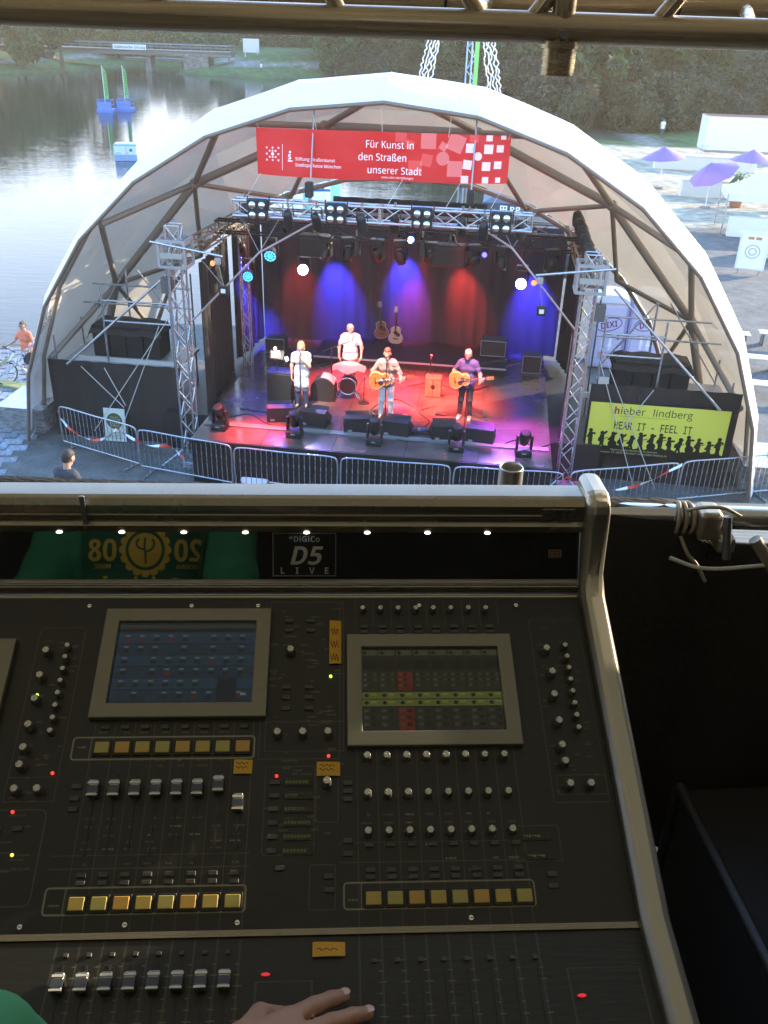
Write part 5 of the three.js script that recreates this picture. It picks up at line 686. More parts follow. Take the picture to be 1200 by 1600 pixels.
// ---------- mixing platform ----------
{
  const fl = 7.8, pf = structure('mixing_platform', boxG(6.6, .12, 4.6, 0, fl - .06, .35), std([.03, .028, .026], .85, 0, { map: dirtTex }));
  for (const [x, z] of [[-3.1, -1.8], [0, -1.8], [3.1, -1.8], [-3.1, 2.4], [3.1, 2.4]]) bar('scaffold_leg', M.galv, pf, [x, 2, z], [x, fl - .1, z], .03, UC);
  // roof and side sheets that keep the sun off the desk
  const rf = thing('roof_sheet', 'brown tarpaulin roof over the mixing platform', 'roof', [0, 10.5, .3]); part('sheet', grid(16, 10, (u, v) => [-3.4 + 6.8 * u, .12 * Math.sin(u * 9) * Math.sin(v * 6) + .25 * Math.sin(u * Math.PI), -2.9 + 5.6 * v]), new THREE.MeshPhysicalMaterial({ color: lin(.5, .34, .16), roughness: .9, transmission: .3, thickness: 0, side: THREE.DoubleSide }), rf);
  const dk = new THREE.MeshStandardMaterial({ color: lin(.025, .025, .025), roughness: .95, side: THREE.DoubleSide });
  tagMesh(part('side_sheet', grid(16, 6, (u, v) => [1.75 + .04 * Math.sin(u * 24), 7.8 + 2.75 * v, -1.82 + 4.4 * u]), dk, scene), 'black cloth wall on the right of the mixing platform', 'cloth wall');
  tagMesh(part('rear_sheet', grid(30, 6, (u, v) => [-3.3 + 5.0 * u, 7.8 + 2.75 * v, 2.55 + .05 * Math.sin(u * 50)]), dk, scene), 'black cloth wall at the back of the mixing platform', 'cloth wall');
  tagMesh(part('side_sheet', grid(20, 6, (u, v) => [-3.3 + .04 * Math.sin(u * 24), 7.8 + 2.75 * v, -1.6 + 4.1 * u]), dk, scene), 'black cloth wall on the left of the mixing platform', 'cloth wall');
}
{ // roof truss just in front of the camera
  const t = thing('roof_truss', 'weathered aluminium roof truss crossing the top of the view', 'truss', [0, 9.6, -1.8]), tm = std([.62, .5, .34], .48, .4, { roughnessMap: greyNoise(10, 180, 190, 4, 21), map: greyNoise(14, 110, 215, 4, 33) });
  bar('chord', tm, t, [-2.6, 0, 0], [2.6, 0, 0], .0255, UC24); bar('chord', tm, t, [-2.6, .045, -.3], [2.6, .045, -.3], .0255, UC24); for (const z of [0, -.3]) bar('chord', tm, t, [-2.6, .33, z], [2.6, .37, z], .0255, UC24);
  const bx = [[-.66, -.95], [-.48, -.28], [.22, -.02], [.22, .5]];
  for (const [a, b] of [[-.40, -.66], [-.1, -.28], [.15, -.1], [.22, .48], [.44, .7], [-.95, -.7]]) bar('brace', tm, t, [a, .0, 0], [b, .33, 0], .014, UC);
  for (const [a, b] of [[-.2, .3], [.3, .2], [.55, .95], [-.6, -.3]]) bar('brace', tm, t, [a, .045, -.3], [b, .37, -.3], .014, UC); for (const x of [-.5, .1, .62]) bar('brace', tm, t, [x, 0, 0], [x + .08, .045, -.3], .013, UC);
  const c = bar('post', tm, t, [.285, -.045, .0], [.285, .33, .0], .021, UC24); part('collar', new THREE.CylinderGeometry(.03, .03, .05, 24), tm, t, [.285, -.05, 0]); part('collar', new THREE.CylinderGeometry(.034, .034, .012, 24), tm, t, [.285, -.026, 0]); part('pin', new THREE.CylinderGeometry(.007, .007, .09, 10).rotateX(Math.PI / 2), M.steel, t, [.285, -.01, .0]);
  for (const [x, z] of [[.09, -.3], [.56, -.3]]) { part('cable_tie', new THREE.TorusGeometry(.029, .003, 6, 20).rotateY(Math.PI / 2), M.black, t, [x, .045, z]); bar('tie_end', M.black, t, [x, .02, z], [x + .012, -.02, z + .01], .003); }
}
// railing, black cloth over it, spigot, clamp
{
  const t = thing('railing', 'scaffold tube railing at the front of the mixing platform', 'railing', [0, 0, -1.58]); bar('tube', M.alu, t, [-2.5, 8.748, 0], [2.5, 8.752, 0], .0242, UC24); for (const x of [-2.2, 2.2]) bar('post', M.alu, t, [x, 7.8, 0], [x, 8.8, 0], .0242, UC24);
  const cl = part('rail_cloth', grid(140, 14, (u, v) => { const x = -2.4 + 4.6 * u, drop = .085 * ss(.58, .68, x) , top = 8.774 - drop + .004 * fbm(x * 14, 1), y = top - (top - 7.82) * Math.max(0, v - .12) / .88, wave = .028 * Math.sin(x * 17 + fbm(x * 3, v * 2) * 4) * v; const th = Math.min(1, v / .12); return [x, y - (drop > .02 ? 0 : .03 * (1 - Math.cos(th * 1.57)) * 0), -1.58 + .03 * Math.sin((th - .5) * Math.PI) * (drop > .04 ? .3 : 1) + wave]; }, (u, v) => [u * 9, v * 2]), new THREE.MeshStandardMaterial({ color: lin(.02, .018, .016), roughness: .95, side: THREE.DoubleSide, bumpMap: fineTex, bumpScale: .003 }), scene); tagMesh(cl, 'black cloth hung over the front railing behind the console', 'cloth');
  const sp = thing('spigot_post', 'short open aluminium tube standing up behind the console', 'post', [.249, 8.5, -1.6]); part('tube', new THREE.LatheGeometry([[.0205, 0], [.0242, 0], [.0242, .335], [.0225, .338], [.0205, .335], [.0205, 0]].map(p => new THREE.Vector2(...p)), 32), std([.6, .57, .5], .3, .85), sp); part('pin_hole', new THREE.CylinderGeometry(.005, .005, .002, 14).rotateX(Math.PI / 2), M.black, sp, [.004, .255, .0243]);
  const c = thing('scaffold_clamp', 'scaffold clamp with loose cloth ties on the railing at the right', 'clamp', [.64, 8.752, -1.56]); rbox('jaw', std([.33, .28, .2], .4, .8), c, [.045, .062, .062], [0, 0, 0], .012); rbox('jaw', std([.33, .28, .2], .4, .8), c, [.036, .036, .06], [.035, -.036, .01], .01); bar('bolt', M.steel, c, [.02, .035, .045], [.03, -.05, .06], .008, UC); bar('wing_lever', std([.4, .34, .25], .4, .6), c, [.08, -.01, .05], [.13, -.075, .06], .012, UC); for (let i = 0; i < 3; i++) part('tie_strap', new THREE.TorusGeometry(.031, .004, 6, 24).rotateY(1.57 + .15 * (i - 1)), std([.3, .25, .17], .7), c, [-.055 + i * .011, -.004, -.018]); part('tie_end', curveG([[-.05, -.03, .012], [-.035, -.06, .03], [-.012, -.085, .03], [.01, -.12, .035]], .004, 24, 5), std([.3, .25, .17], .7), c); part('tie_end', curveG([[-.044, .022, 0], [-.02, .04, .02], [.015, .045, .03], [.05, .03, .035]], .004, 24, 5), std([.3, .25, .17], .7), c);
  const k = thing('cable', 'loose cable hanging across the right end of the railing', 'cable', [0, 0, 0]); part('cord', curveG([[.56, 8.7, -1.5], [.62, 8.685, -1.49], [.75, 8.69, -1.5], [1.0, 8.72, -1.52]], .004, 40, 6), M.rope, k);
  const f = thing('flight_case', 'black flight case on the floor right of the console', 'case', [.98, 7.8, -1.0], .1); rbox('case_body', std([.008, .008, .008], .9), f, [.62, .42, .8], [0, .22, 0], .02); for (const s of [-1, 1]) for (const z of [-1, 1]) bar('corner_edge', std([.04, .04, .042], .5, .5), f, [s * .31, .02, z * .4], [s * .31, .42, z * .4], .012, UC); for (const s of [-1, 1]) bar('top_edge', std([.04, .04, .042], .5, .5), f, [s * .31, .43, -.4], [s * .31, .43, .4], .01, UC); for (const x of [-.2, .2]) rbox('latch', M.steel, f, [.08, .09, .012], [x, .3, .405], .004);
}
// ---------- mixing console ----------
const CP = V(.01568, 8.70042, -.66055), CY0 = R(3.517), TU = R(24.72), TL = R(10);
const con = thing('mixing_console', 'large black digital mixing console with silver trim and three screens', 'mixing desk', CP, CY0);
const onU = (u, v, h = 0) => [u, v * Math.sin(TU) + h * Math.cos(TU), -v * Math.cos(TU) + h * Math.sin(TU)], onL = (u, v, h = 0) => [u, v * Math.sin(TL) + h * Math.cos(TL), -v * Math.cos(TL) + h * Math.sin(TL)];
const cSilver = std([.25, .225, .18], .36, .8, { roughnessMap: greyNoise(20, 110, 215, 3, 41) }), cSilver2 = std([.4, .36, .27], .32, .75), cBlack = std([.016, .015, .013], .5, 0, {});
const UX0 = -1.05, UX1 = .292;
{
  // printed faces
  const W = 2048, pxm = W / (UX1 - UX0), Hh = Math.round(.44 * pxm);
  const X = u => (u - UX0) * pxm, Y = v => Hh - v * pxm;
  let s = 99; const rn = () => (s = (s * 16807) % 2147483647) / 2147483647;
  const txU = canvasTex(W, Hh, (g) => {
    g.fillStyle = '#1a1915'; g.fillRect(0, 0, W, Hh); g.strokeStyle = '#4a463a'; g.lineWidth = 1.6;
    const line = (a, b, c, d) => { g.beginPath(); g.moveTo(X(a), Y(b)); g.lineTo(X(c), Y(d)); g.stroke(); };
    const rect = (u0, v0, u1, v1, r = 0, lw = 1.6, c = '#4a463a') => { g.lineWidth = lw; g.strokeStyle = c; g.beginPath(); g.roundRect ? g.roundRect(X(u0), Y(v1), (u1 - u0) * pxm, (v1 - v0) * pxm, r * pxm) : g.rect(X(u0), Y(v1), (u1 - u0) * pxm, (v1 - v0) * pxm); g.stroke(); g.lineWidth = 1.6; };
    const word = (u, v, w, c = '#6b6655') => { g.fillStyle = c; const n = Math.max(2, Math.round(w / .0022)); for (let i = 0; i < n; i++) { const hh = 2 + rn() * 2.5; g.fillRect(X(u + i * .0022 - w / 2), Y(v) - hh / 2, 2.2, hh); } };
    for (const [o, vt, vb] of [[-.36, .25, .0], [-.028, .24, 0], [-.028, .435, .39], [-.86, .25, 0]]) for (let i = 0; i <= 8; i++) line(o + i * .025, vt, o + i * .025, vb);
    for (const v of [.07, .085]) line(-.385, v, -.155, v); line(-.05, .095, .18, .095); line(-.05, .072, .18, .072);
    rect(-.384, .202, -.158, .231, .004, 3.4, '#857f6c'); rect(-.384, .02, -.158, .049, .004, 3.4, '#857f6c'); rect(-.045, .02, .177, .049, .004, 3, '#857f6c'); line(-.362, .202, -.362, .231); line(-.362, .02, -.362, .049); line(-.025, .02, -.025, .049);
    rect(-.142, .082, -.081, .19, .003); rect(-.079, .12, -.052, .2, .002); rect(-.145, .25, -.045, .43, .002); rect(-.145, .21, -.045, .25); rect(-.455, .18, -.395, .39, .003); rect(-.455, .15, -.395, .18, .002); rect(-.51, .03, -.4, .14, .008, 2.4); rect(.215, .14, .285, .4, .003); rect(.222, .15, .285, .175, .002); rect(-.085, .02, -.055, .07, .002); rect(.16, .07, .215, .112, .002); rect(-.152, .2, -.05, .43);
    for (const [o, n] of [[-.347, 8], [-.016, 8], [-.85, 8]]) for (let i = 0; i < n; i++) for (const v of [.237, .246, .2, .193, .128, .118, .108, .1, .092, .075, .062, .054]) if (rn() < .75) word(o + i * .025 + (rn() - .5) * .004, v, .004 + rn() * .01, rn() < .2 ? '#8a8470' : '#5a5647');
    for (let i = 0; i < 70; i++) word(-.14 + rn() * .09, .1 + rn() * .32, .004 + rn() * .012, '#5d5949'); for (let i = 0; i < 40; i++) word(-.45 + rn() * .05, .15 + rn() * .23, .003 + rn() * .008, '#5d5949'); for (let i = 0; i < 40; i++) word(.22 + rn() * .055, .15 + rn() * .25, .003 + rn() * .008, '#55513f'); for (let i = 0; i < 20; i++) word(-.5 + rn() * .09, .035 + rn() * .1, .006 + rn() * .016, '#55513f');
    word(-.372, .218, .012, '#8a8470'); word(-.372, .03, .014, '#8a8470'); word(-.035, .03, .01, '#8a8470');
  });
  const txL = canvasTex(1024, 256, (g, w, h) => { g.fillStyle = '#191914'; g.fillRect(0, 0, w, h); g.strokeStyle = '#45423a'; g.lineWidth = 1.4; const p = w / (UX1 - UX0 + .02), XX = u => (u - UX0) * p, YY = v => -v * p * (h / (.18 * p)); for (const o of [-.36, -.028, -.86]) for (let i = 0; i <= 8; i++) { g.beginPath(); g.moveTo(XX(o + i * .025), 0); g.lineTo(XX(o + i * .025), h); g.stroke(); } g.fillStyle = '#5d5949'; for (const o of [-.347, -.016, -.85]) for (let i = 0; i < 8; i++) for (let k = 0; k < 12; k++) g.fillRect(XX(o + i * .025) + 6, 40 + k * 17, 3 + (k % 3) * 2, 2); g.strokeRect(XX(-.14), 70, .06 * p, 150); g.strokeRect(XX(.2), 60, .08 * p, 160); });
  const pan = (t, v0, v1, x0, x1, fn, tex, name) => part(name, grid(1, 1, (u, v) => fn(x0 + (x1 - x0) * u, v0 + (v1 - v0) * v)), std('#ffffff', .42, 0, { map: tex, bumpMap: fineTex, bumpScale: .0004 }), con);
  pan(TU, .004, .44, UX0, UX1, (u, v) => onU(u, v), txU, 'upper_panel'); pan(TL, -.18, -.004, UX0, UX1 + .02, (u, v) => onL(u, v), txL, 'lower_panel');
  part('chassis', (() => { const sh = new THREE.Shape([[.2, -.06], [.2, -.2], [-.5, -.25], [-.5, .2], [-.43, .19], [-.4, .176], [0, -.008], [.18, -.04]].map(p => new THREE.Vector2(...p))); const g = new THREE.ExtrudeGeometry(sh, { depth: UX1 - UX0 - .004, bevelEnabled: false }); g.rotateY(-Math.PI / 2); const gi = g.toNonIndexed(); gi.computeVertexNormals(); return gi; })(), cBlack, con, [UX1 - .002, 0, 0]);
  box('hinge_strip', cSilver, con, [UX1 - UX0, .004, .007], [(UX0 + UX1) / 2, .001, 0], [.3, 0, 0]);
  rbox('arm_rest', M.blackSatin, con, [UX1 - UX0 + .06, .05, .1], [(UX0 + UX1) / 2, -.06, .22], .022);
  // meter bridge: lower rail, dark glass, top rail with lamps
  rbox('lower_rail', cSilver2, con, [UX1 - UX0, .009, .008], [(UX0 + UX1) / 2, .1815, -.4], .003); rbox('lower_rail', cSilver, con, [UX1 - UX0, .012, .008], [(UX0 + UX1) / 2, .1935, -.405], .002); rbox('lower_rail', cSilver2, con, [UX1 - UX0, .004, .008], [(UX0 + UX1) / 2, .2025, -.409], .0015);
  part('meter_glass', grid(1, 1, (u, v) => [UX0 + (UX1 - UX0) * u, .204 + .072 * v, -.4125 - .0255 * v]), new THREE.MeshPhysicalMaterial({ color: lin(.006, .006, .005), roughness: .02, clearcoat: 1, clearcoatRoughness: .01, ior: 2.2, specularIntensity: 1 }), con);
  const rail = new THREE.Shape(); rail.moveTo(.0, 0); rail.lineTo(.004, .012); rail.lineTo(-.003, .016); rail.lineTo(-.003, .036); rail.absarc(-.017, .036, .014, 0, Math.PI / 2); rail.lineTo(-.05, .05); rail.lineTo(-.05, 0); rail.lineTo(0, 0);
  part('top_rail', (() => { const g = new THREE.ExtrudeGeometry(rail, { depth: UX1 - UX0 + .004, bevelEnabled: false, curveSegments: 8 }); g.rotateY(-Math.PI / 2); return toCreasedNormals(g, .6); })(), cSilver, con, [UX1 + .002, .274, -.425]);
  rbox('rail_groove', cSilver2, con, [UX1 - UX0 - .05, .0025, .002], [(UX0 + UX1) / 2 - .03, .2995, -.4275], .0008);
  rbox('rail_end', cSilver, con, [.046, .016, .002], [.255, .303, -.4272], .0008); rbox('clip', M.steel, con, [.007, .05, .004], [-.397, .305, -.424], .0015);
  for (let i = 0; i < 13; i++) { const e = part('rail_lamp', US, glow([1, .93, .8], 3), con, [-.86 + i * .0845 + .003, .2735, -.4245]); e.scale.set(.0042, .0013, .0025); }
  // logo plate and badge
  const lg = canvasTex(512, 360, (g, w, h) => { g.fillStyle = '#12110f'; g.fillRect(0, 0, w, h); g.strokeStyle = '#77736a'; g.lineWidth = 8; g.strokeRect(6, 6, w - 12, h - 12); g.fillStyle = '#8d97a0'; g.font = 'bold 66px sans-serif'; g.textAlign = 'center'; g.fillText('*DiGiCo', w / 2, 76, 430); g.fillStyle = '#a8a59c'; g.font = 'italic bold 210px sans-serif'; g.fillText('D5', w / 2, 262, 440); g.font = 'bold 74px sans-serif'; ['L', 'I', 'V', 'E'].forEach((c, i) => g.fillText(c, 80 + i * 118, 338)); });
  const a17 = Math.atan2(.0255, .072); part('logo_plate', new THREE.PlaneGeometry(.09, .063), std('#ffffff', .4, .3, { map: lg }), con, [-.1, .2385, -.4235], [-a17, 0, 0]);
  const bd = canvasTex(64, 64, (g) => { g.fillStyle = '#151310'; g.fillRect(0, 0, 64, 64); g.strokeStyle = '#8a6f5a'; g.lineWidth = 5; g.strokeRect(6, 12, 52, 40); g.strokeRect(18, 24, 28, 16); }); part('badge', new THREE.PlaneGeometry(.02, .014), std('#ffffff', .5, 0, { map: bd }), con, [.257, .24, -.4245], [-a17, 0, 0]);
  // silver right cheek and end cap
  const ck = new THREE.Shape(); ck.moveTo(.3, -.05); ck.lineTo(0, .01); ck.lineTo(-.385, .19); ck.lineTo(-.41, .215); ck.lineTo(-.42, .302); ck.absarc(-.443, .302, .023, 0, Math.PI / 2); ck.lineTo(-.48, .325); ck.lineTo(-.5, -.05); ck.lineTo(.3, -.12);
  const ckG = (() => { const g = new THREE.ExtrudeGeometry(ck, { depth: .006, bevelEnabled: true, bevelSize: .011, bevelThickness: .014, bevelSegments: 8, curveSegments: 10 }); g.rotateY(-Math.PI / 2); return toCreasedNormals(g, .7); })();
  part('side_cheek', ckG, std([.4, .37, .31], .36, .9), con, [UX1 + .0205, 0, 0]); part('side_cheek', ckG, std([.3, .28, .24], .3, .8), con, [UX0, 0, 0]);
}
// screens
function screenTex(kind) {
  return canvasTex(1024, 720, (g, w, h) => {
    let s = 31 + kind; const rn = () => (s = (s * 16807) % 2147483647) / 2147483647;
    if (kind === 0) { g.fillStyle = '#1b3244'; g.fillRect(0, 0, w, h); g.fillStyle = '#3c4442'; g.fillRect(0, 0, w, 60); g.fillStyle = '#141c22'; g.fillRect(0, 60, w, 30); for (let r = 0; r < 6; r++) { const y = 100 + r * 98; g.fillStyle = r % 2 ? '#20394c' : '#264458'; g.fillRect(0, y, w, 92); g.fillStyle = '#0f2230'; g.fillRect(0, y + 92, w, 6); for (let c = 0; c < 9; c++) if (rn() < .6) { g.fillStyle = '#6d7d84'; g.fillRect(60 + c * 105, y + 18, 36, 14); g.fillStyle = rn() < .25 ? '#6d2420' : '#15222c'; g.fillRect(60 + c * 105, y + 46, 40, 26); } } g.fillStyle = '#122434'; g.fillRect(760, 500, 140, 200); g.fillStyle = '#8a9698'; g.fillRect(930, 620, 40, 20); }
    else { g.fillStyle = '#23241c'; g.fillRect(0, 0, w, h); const c8 = w / 8; for (let i = 0; i < 8; i++) { const x = i * c8; g.fillStyle = '#4c5438'; g.fillRect(x + 6, 20, c8 - 12, 50); g.fillStyle = '#0e0e0b'; g.beginPath(); g.arc(x + 30, 46, 16, 0, 7); g.fill(); g.fillStyle = '#12120f'; g.fillRect(x + 12, 110, c8 - 28, 80); g.fillStyle = i === 2 ? '#6e1f16' : '#2f3024'; g.fillRect(x + 8, 210, c8 - 14, 160); for (let k = 0; k < 8; k++) { g.fillStyle = ['#5a5a48', '#16160f', '#48503a'][k % 3]; g.fillRect(x + 20 + (k % 3) * 36, 225 + Math.floor(k / 3) * 46, 22, 18); } g.fillStyle = '#6d7434'; g.fillRect(x, 385, c8, 54); g.fillRect(x, 446, c8, 54); g.fillStyle = '#191a10'; for (const y of [412, 473]) { g.beginPath(); g.arc(x + 40, y, 15, 0, 7); g.fill(); } g.fillStyle = '#8b9148'; g.fillRect(x + 70, 396, 40, 16); g.fillRect(x + 70, 458, 40, 16); g.fillStyle = i === 2 ? '#6e1f16' : '#2b2c22'; g.fillRect(x + 8, 512, c8 - 14, 190); for (let k = 0; k < 6; k++) { g.fillStyle = ['#4d4d3e', '#15150f'][k % 2]; g.fillRect(x + 20 + (k % 2) * 50, 526 + Math.floor(k / 2) * 56, 34, 24); } } }
  });
}
[[-.257, .336, 0, 'blue screen'], [.072, .295, 1, 'green and grey channel screen'], [-.594, .29, 1, 'partly visible left screen']].forEach(([u, v, k, lab]) => {
  const w = .222, h = .157, b = .017, sc = new THREE.Shape(); const rc = (s, x, y) => { s.moveTo(-x, -y); s.lineTo(x, -y); s.lineTo(x, y); s.lineTo(-x, y); s.lineTo(-x, -y); }; rc(sc, w / 2, h / 2); const ho = new THREE.Path(); rc(ho, w / 2 - b, h / 2 - b); sc.holes.push(ho);
  const g = new THREE.ExtrudeGeometry(sc, { depth: .007, bevelEnabled: true, bevelSize: .0015, bevelThickness: .0015, bevelSegments: 2 }); g.rotateX(-Math.PI / 2);
  const sN = part('screen_bezel', g, std([.2, .19, .15], .4, .6), con, onU(u, v, .001), [TU, 0, 0]); const tx = screenTex(k);
  part('display', new THREE.PlaneGeometry(w - 2 * b, h - 2 * b).rotateX(-Math.PI / 2), new THREE.MeshStandardMaterial({ color: 0x050505, emissive: 0xffffff, emissiveMap: tx, emissiveIntensity: .1, roughness: .12 }), sN, [0, .002, 0]);
});
// knobs, keys, faders
const kMat = std([.14, .135, .12], .25, .3), kTop = std([.45, .44, .4], .2, .85), knobG = {}, knob = (fn, rx, u, v, r, h) => {
  const key = r + ',' + h; knobG[key] ??= [(() => { const g = new THREE.LatheGeometry([[0, h], [r * .62, h], [r * .78, h * .93], [r * .86, h * .6], [r, h * .1], [r, 0]].map(p => new THREE.Vector2(...p)), 18); return g; })(), new THREE.CylinderGeometry(r * .6, r * .6, .0012, 18)];
  const m = part('knob', knobG[key][0], kMat, con, fn(u, v, .0005), [rx, 0, 0]); m.rotateY(rr(-2.4, 2.4)); part('knob_cap', knobG[key][1], kTop, m, [0, h, 0]); box('pointer', M.white, m, [r * .14, .001, r * .5], [0, h + .001, -r * .35]); return m;
};
for (const v of [.202, .155, .109]) for (let i = 0; i < 8; i++) knob(onU, TU, -.016 + i * .0248, v, .0062, .011);
for (let i = 0; i < 8; i++) knob(onU, TU, -.018 + i * .0247, .416, .0052, .009);
for (const [u, v] of [[-.439, .351], [-.44, .315], [-.44, .282], [-.441, .247], [-.441, .217], [-.441, .195], [-.441, .165], [-.414, .165], [-.116, .351], [-.129, .234], [-.097, .234], [-.065, .234], [-.066, .17], [.232, .351], [.235, .316], [.233, .283], [.234, .246], [.233, .213], [.234, .192], [.236, .163], [.262, .163]]) knob(onU, TU, u, v, .0068, .012);
for (let i = 0; i < 8; i++) { knob(onU, TU, -.413, .359 - i * .0171, .005, .01); knob(onU, TU, .2588, .356 - i * .017, .005, .01); }
const yA = [std([.42, .3, .06], .45), std([.36, .3, .07], .45), std([.46, .27, .05], .45)], keyF = std([.012, .011, .01], .5), keyG = std([.055, .052, .045], .45);
for (const [u0, v] of [[-.347, .2185], [-.347, .0345], [-.011, .0345], [-.85, .2185], [-.85, .0345]]) for (let i = 0; i < 8; i++) { const f = rbox('key_frame', keyF, con, [.0228, .003, .0205], onU(u0 + i * .025, v, .001), .001, [TU, 0, 0]); rbox('yellow_key', yA[(i * 7 + Math.round(v * 100)) % 3], f, [.0178, .003, .0148], [0, .0022, 0], .0012); }
for (const [u0, vs] of [[-.347, [.246, .066, .057]], [-.014, [.066, .058, .095]], [-.016, [.39, .382]]]) for (const v of vs) for (let i = 0; i < 8; i++) rbox('small_key', keyG, con, [.011, .003, .0055], onU(u0 + i * .025, v, .001), .001, [TU, 0, 0]);
for (const [u, v] of [[-.37, .17], [-.37, .155], [-.37, .142], [-.09, .3], [-.12, .3], [-.09, .285], [-.12, .285], [-.09, .27], [-.12, .27], [-.12, .385], [-.09, .385], [-.12, .4], [-.09, .4], [-.062, .06], [-.062, .045], [-.12, .07], [-.04, .16], [-.04, .17], [-.04, .15], [-.04, .1], [-.04, .085], [.2, .058], [.2, .045], [-.48, .12], [-.455, .12], [-.43, .12], [-.48, .1], [-.455, .1]]) rbox('small_key', keyG, con, [.012, .003, .006], onU(u, v, .001), .001, [TU, 0, 0]);
const capM = std([.3, .3, .3], .2, .85), capD = std([.05, .06, .09], .3), capW = std([.65, .64, .58], .3);
const fader = (fn, rx, u, v, tall = 1) => { box('fader_slot', M.black, con, [.0022, .0006, .1 * tall], fn(u, v - .028 * tall, .0006), [rx, 0, 0]); const m = rbox('fader_cap', capM, con, [.0125, .009, .021], fn(u, v, .007), .002, [rx, 0, 0]); box('cap_band', capD, m, [.0128, .0012, .008], [0, .0046, .0015]); box('cap_line', capW, m, [.013, .0014, .0026], [0, .0047, -.006]); box('cap_line', capW, m, [.013, .0014, .002], [0, .0047, .0085]); };
for (let i = 0; i < 8; i++) { fader(onU, TU, -.348 + i * .025, i === 7 ? .146 : .165 + (i === 6 ? .004 : 0)); fader(onL, TL, -.348 + i * .025, -.052, 1); fader(onU, TU, -.85 + i * .025, .165); }
for (let i = 0; i < 8; i++) { box('fader_slot', M.black, con, [.003, .0006, .12], onL(-.01 + i * .0255, -.1, .0006), [TL, 0, 0]); rbox('small_key', keyG, con, [.006, .003, .005], onL(-.012 + i * .0255, -.033, .001), .001, [TL, 0, 0]); rbox('small_key', keyG, con, [.006, .003, .005], onL(-.348 + i * .025, -.02, .001), .001, [TL, 0, 0]); }
for (const [u, v] of [[-.164, .424], [-.396, .424], [.062, .424], [-.256, .424], [-.62, .424], [.2, .424], [-.405, .012], [-.29, .012], [-.165, .012], [.1, .012]]) { const k = part('screw', new THREE.CylinderGeometry(.0028, .0028, .0018, 12), M.chrome, con, onU(u, v, .001), [TU, 0, 0]); box('screw_slot', M.black, k, [.004, .0004, .0008], [0, .001, 0]); }
for (const [u, v, c] of [[-.402, .187, [1, .04, .03]], [-.44, .14, [1, .04, .03]], [-.064, .205, [1, .04, .03]], [-.128, .18, [.8, .03, .02]], [-.441, .291, [.5, 1, .05]], [-.062, .315, [.6, 1, .05]], [-.43, .09, [.7, .6, .1]]]) { const l = part('indicator_light', US, glow(c, .8), con, onU(u, v, .0015)); l.scale.setScalar(.0021); }
for (const [u, v] of [[-.13, -.045], [.21, -.075]]) { const l = part('indicator_light', US, glow([1, .04, .05], .25), con, onL(u, v, .0015)); l.scale.set(.005, .0015, .002); }
{ // small green text displays
  const words = ['LF SEND', 'SEND', 'RETURN', 'TALKBACK', 'SURROUND', 'FX SEND']; let k = 0;
  for (const w of words) { const tx = canvasTex(160, 40, (g) => { g.fillStyle = '#0c0d09'; g.fillRect(0, 0, 160, 40); g.fillStyle = '#7f8f2c'; for (let i = 0; i < w.length; i++) { g.fillRect(8 + i * 18, 12, 10, 4); g.fillRect(8 + i * 18, 22, 10 - (i % 2) * 4, 4); g.fillRect(8 + i * 18 + (i % 3) * 3, 12, 3, 14); } }); part('text_display', new THREE.PlaneGeometry(.036, .009).rotateX(-Math.PI / 2), new THREE.MeshStandardMaterial({ color: 0x050505, emissive: 0xffffff, emissiveMap: tx, emissiveIntensity: .1, roughness: .2 }), con, onU(-.1, .172 - k * .0165, .0015), [TU, 0, 0]); rbox('small_key', keyG, con, [.013, .003, .006], onU(-.13, .172 - k * .0165, .001), .001, [TU, 0, 0]); k++; }
  for (const [u, v] of [[.187, .102], [.19, .079]]) { const tx = canvasTex(160, 40, (g) => { g.fillStyle = '#0c0d09'; g.fillRect(0, 0, 160, 40); g.fillStyle = '#7f8f2c'; for (let i = 0; i < 6; i++) g.fillRect(8 + i * 16, 14, 9, 3 + (i % 3) * 4); }); part('text_display', new THREE.PlaneGeometry(.036, .009).rotateX(-Math.PI / 2), new THREE.MeshStandardMaterial({ color: 0x050505, emissive: 0xffffff, emissiveMap: tx, emissiveIntensity: .12, roughness: .2 }), con, onU(u, v, .0015), [TU, 0, 0]); }
}
// paper labels stuck on the desk
for (const [u, v, w, h, fn, rx, lab, ink] of [[-.056, .366, .016, .066, onU, TU, 'tall yellow paper strip between the two screens', 3], [-.17, .192, .023, .018, onU, TU, 'small yellow note below the last yellow key of the upper row', 2], [-.064, .188, .029, .018, onU, TU, 'small yellow note beside the red light in the middle of the desk', 2], [-.062, -.02, .036, .016, onL, TL, 'yellow note below the silver seam of the desk', 1]]) {
  const tx = canvasTex(128, 128, (g) => { g.fillStyle = '#c9982e'; g.fillRect(0, 0, 128, 128); g.strokeStyle = '#2a1c0c'; g.lineWidth = 5; for (let i = 0; i < ink; i++) { const y = ink === 1 ? 66 : 34 + i * 38; g.beginPath(); g.moveTo(18, y); for (let x = 18; x < 106; x += 9) g.lineTo(x, y + 10 * Math.sin(x * .9 + i)); g.stroke(); } });
  const o = part('paper_label', grid(6, 4, (a, b) => { const p = fn(u + (a - .5) * w, v + (b - .5) * h, .0024 + .0012 * Math.sin(a * 3 + b)); return p; }), new THREE.MeshStandardMaterial({ map: tx, roughness: .8, side: THREE.DoubleSide }), scene, CP); o.rotation.y = CY0; tagMesh(o, lab, 'note');
}
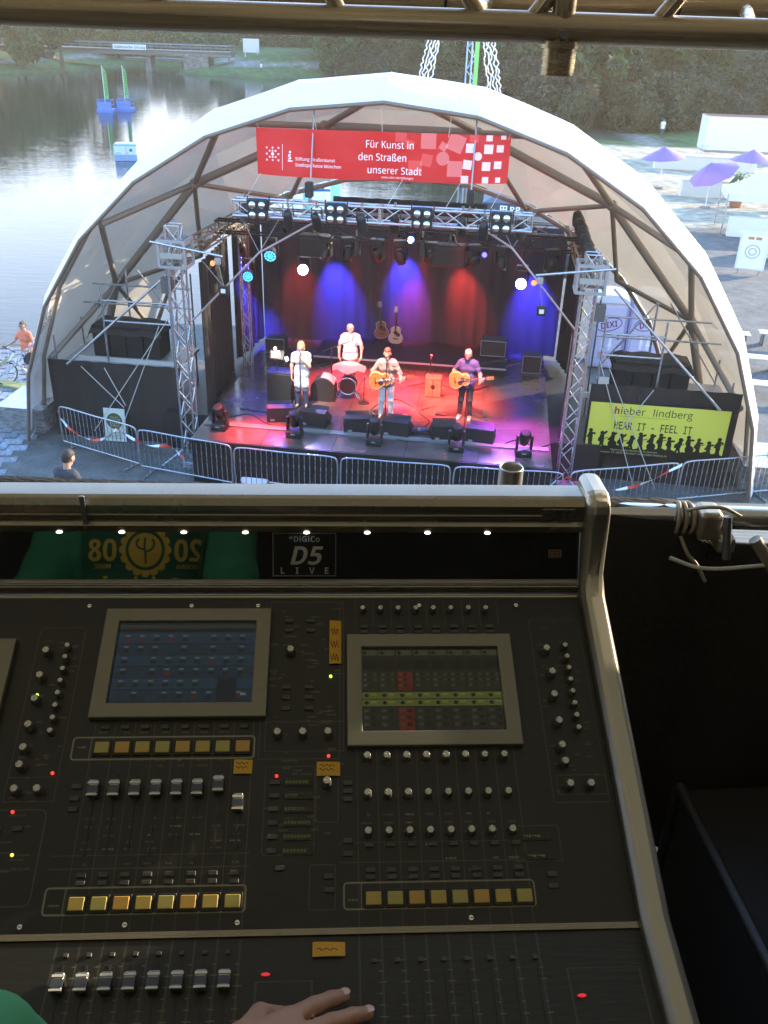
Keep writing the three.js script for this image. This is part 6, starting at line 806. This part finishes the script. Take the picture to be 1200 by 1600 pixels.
// ---------- operator: seen as a hand, a sleeve and a reflection in the meter glass ----------
{
  const opTips = [], op = person({ label: 'operator in a green printed T-shirt with one hand on the faders', pos: V(-.47, 7.8, 0), turn: Math.PI, J: { shR: [-.2, 1.4, .06], elR: [-.212, 1.187, .315], wrR: [-.342, .957, .466], haR: [-.44, .927, .528], shL: [.19, 1.42, 0], elL: [.27, 1.14, .08], wrL: [.24, .98, .3], haL: [.2, .95, .4], head: [0, 1.68, .02] }, palmR: [.15, -1, -.1], palmL: [0, -1, 0], curl: .16, spread: .09, fold: .004, tips: opTips, shirt: std([.02, .16, .055], .85, 0, { bumpMap: fineTex, bumpScale: .002 }), sleeve: 1.05, trousers: std([.04, .05, .08], .9), hair: std([.08, .05, .03], .7), cell: .012, handCell: .0035, belly: .115, skinMat: std([.36, .2, .13], .55) });
  for (const [p, d, n] of opTips) { const q = new THREE.Mesh(US, std([.62, .4, .32], .25)); q.position.set(...add3(add3(p, n, -.0066), d, .001)); q.quaternion.setFromRotationMatrix(new THREE.Matrix4().makeBasis(V(...crs(nrm3(sub3([0, 0, 0], n)), d)).normalize(), V(...n).negate(), V(...d))); q.scale.set(.0052, .0016, .0068); finish(q, 'fingernail', op.t); }
  const tx = canvasTex(1024, 720, (g, w, h) => {
    g.fillStyle = '#0b4a26'; g.fillRect(0, 0, w, h); const y = '#c79a2a'; g.fillStyle = y; g.strokeStyle = y; g.font = 'bold 230px sans-serif'; g.textAlign = 'center'; g.fillText('20', 170, 300, 240); g.fillText('08', 850, 300, 240); g.font = 'bold 44px sans-serif'; g.fillText('ROCKING', 170, 356, 220); g.fillText('MUSIC', 850, 356, 200);
    for (let i = 0; i < 16; i++) { const a = i * .3927; g.beginPath(); g.arc(512 + Math.cos(a) * 172, 215 + Math.sin(a) * 172, 34, 0, 7); g.fill(); } g.beginPath(); g.arc(512, 215, 178, 0, 7); g.fill(); g.strokeStyle = '#0b4a26'; g.lineWidth = 24; g.beginPath(); g.arc(512, 215, 142, 0, 7); g.stroke(); g.lineWidth = 16; g.beginPath(); g.moveTo(512, 320); g.bezierCurveTo(500, 250, 530, 200, 512, 120); g.moveTo(512, 230); g.bezierCurveTo(440, 220, 430, 160, 460, 130); g.moveTo(514, 210); g.bezierCurveTo(580, 210, 600, 160, 560, 130); g.stroke();
    g.font = 'italic bold 190px serif'; g.fillStyle = y; g.fillText('Original', 512, 560, 640); });
  const f = (x, y, z) => { let d = 1e3; for (const b of op.shirtB) { const p = [x - b.a[0], y - b.a[1], z - b.a[2]], q = sub3(b.b, b.a), L2 = q[0] ** 2 + q[1] ** 2 + q[2] ** 2 || 1e-9, t = Math.max(0, Math.min(1, (p[0] * q[0] + p[1] * q[1] + p[2] * q[2]) / L2)), v = Math.hypot(p[0] - q[0] * t, p[1] - q[1] * t, p[2] - q[2] * t) - (b.ra + (b.rb - b.ra) * t); if (d > 500) d = v; else { const h = Math.max(.045 - Math.abs(d - v), 0) / .045; d = Math.min(d, v) - h * h * .045 * .25; } } return d; };
  part('shirt_print', grid(30, 22, (u, v) => { const x = -.155 + .31 * u, y = 1.115 + .225 * v; let z = .4; while (z > 0 && f(x, y, z) > .0055) z -= .0012; return [x, y, z]; }), new THREE.MeshStandardMaterial({ map: tx, roughness: .8 }), op.t);
}
renderer.render(scene, camera);
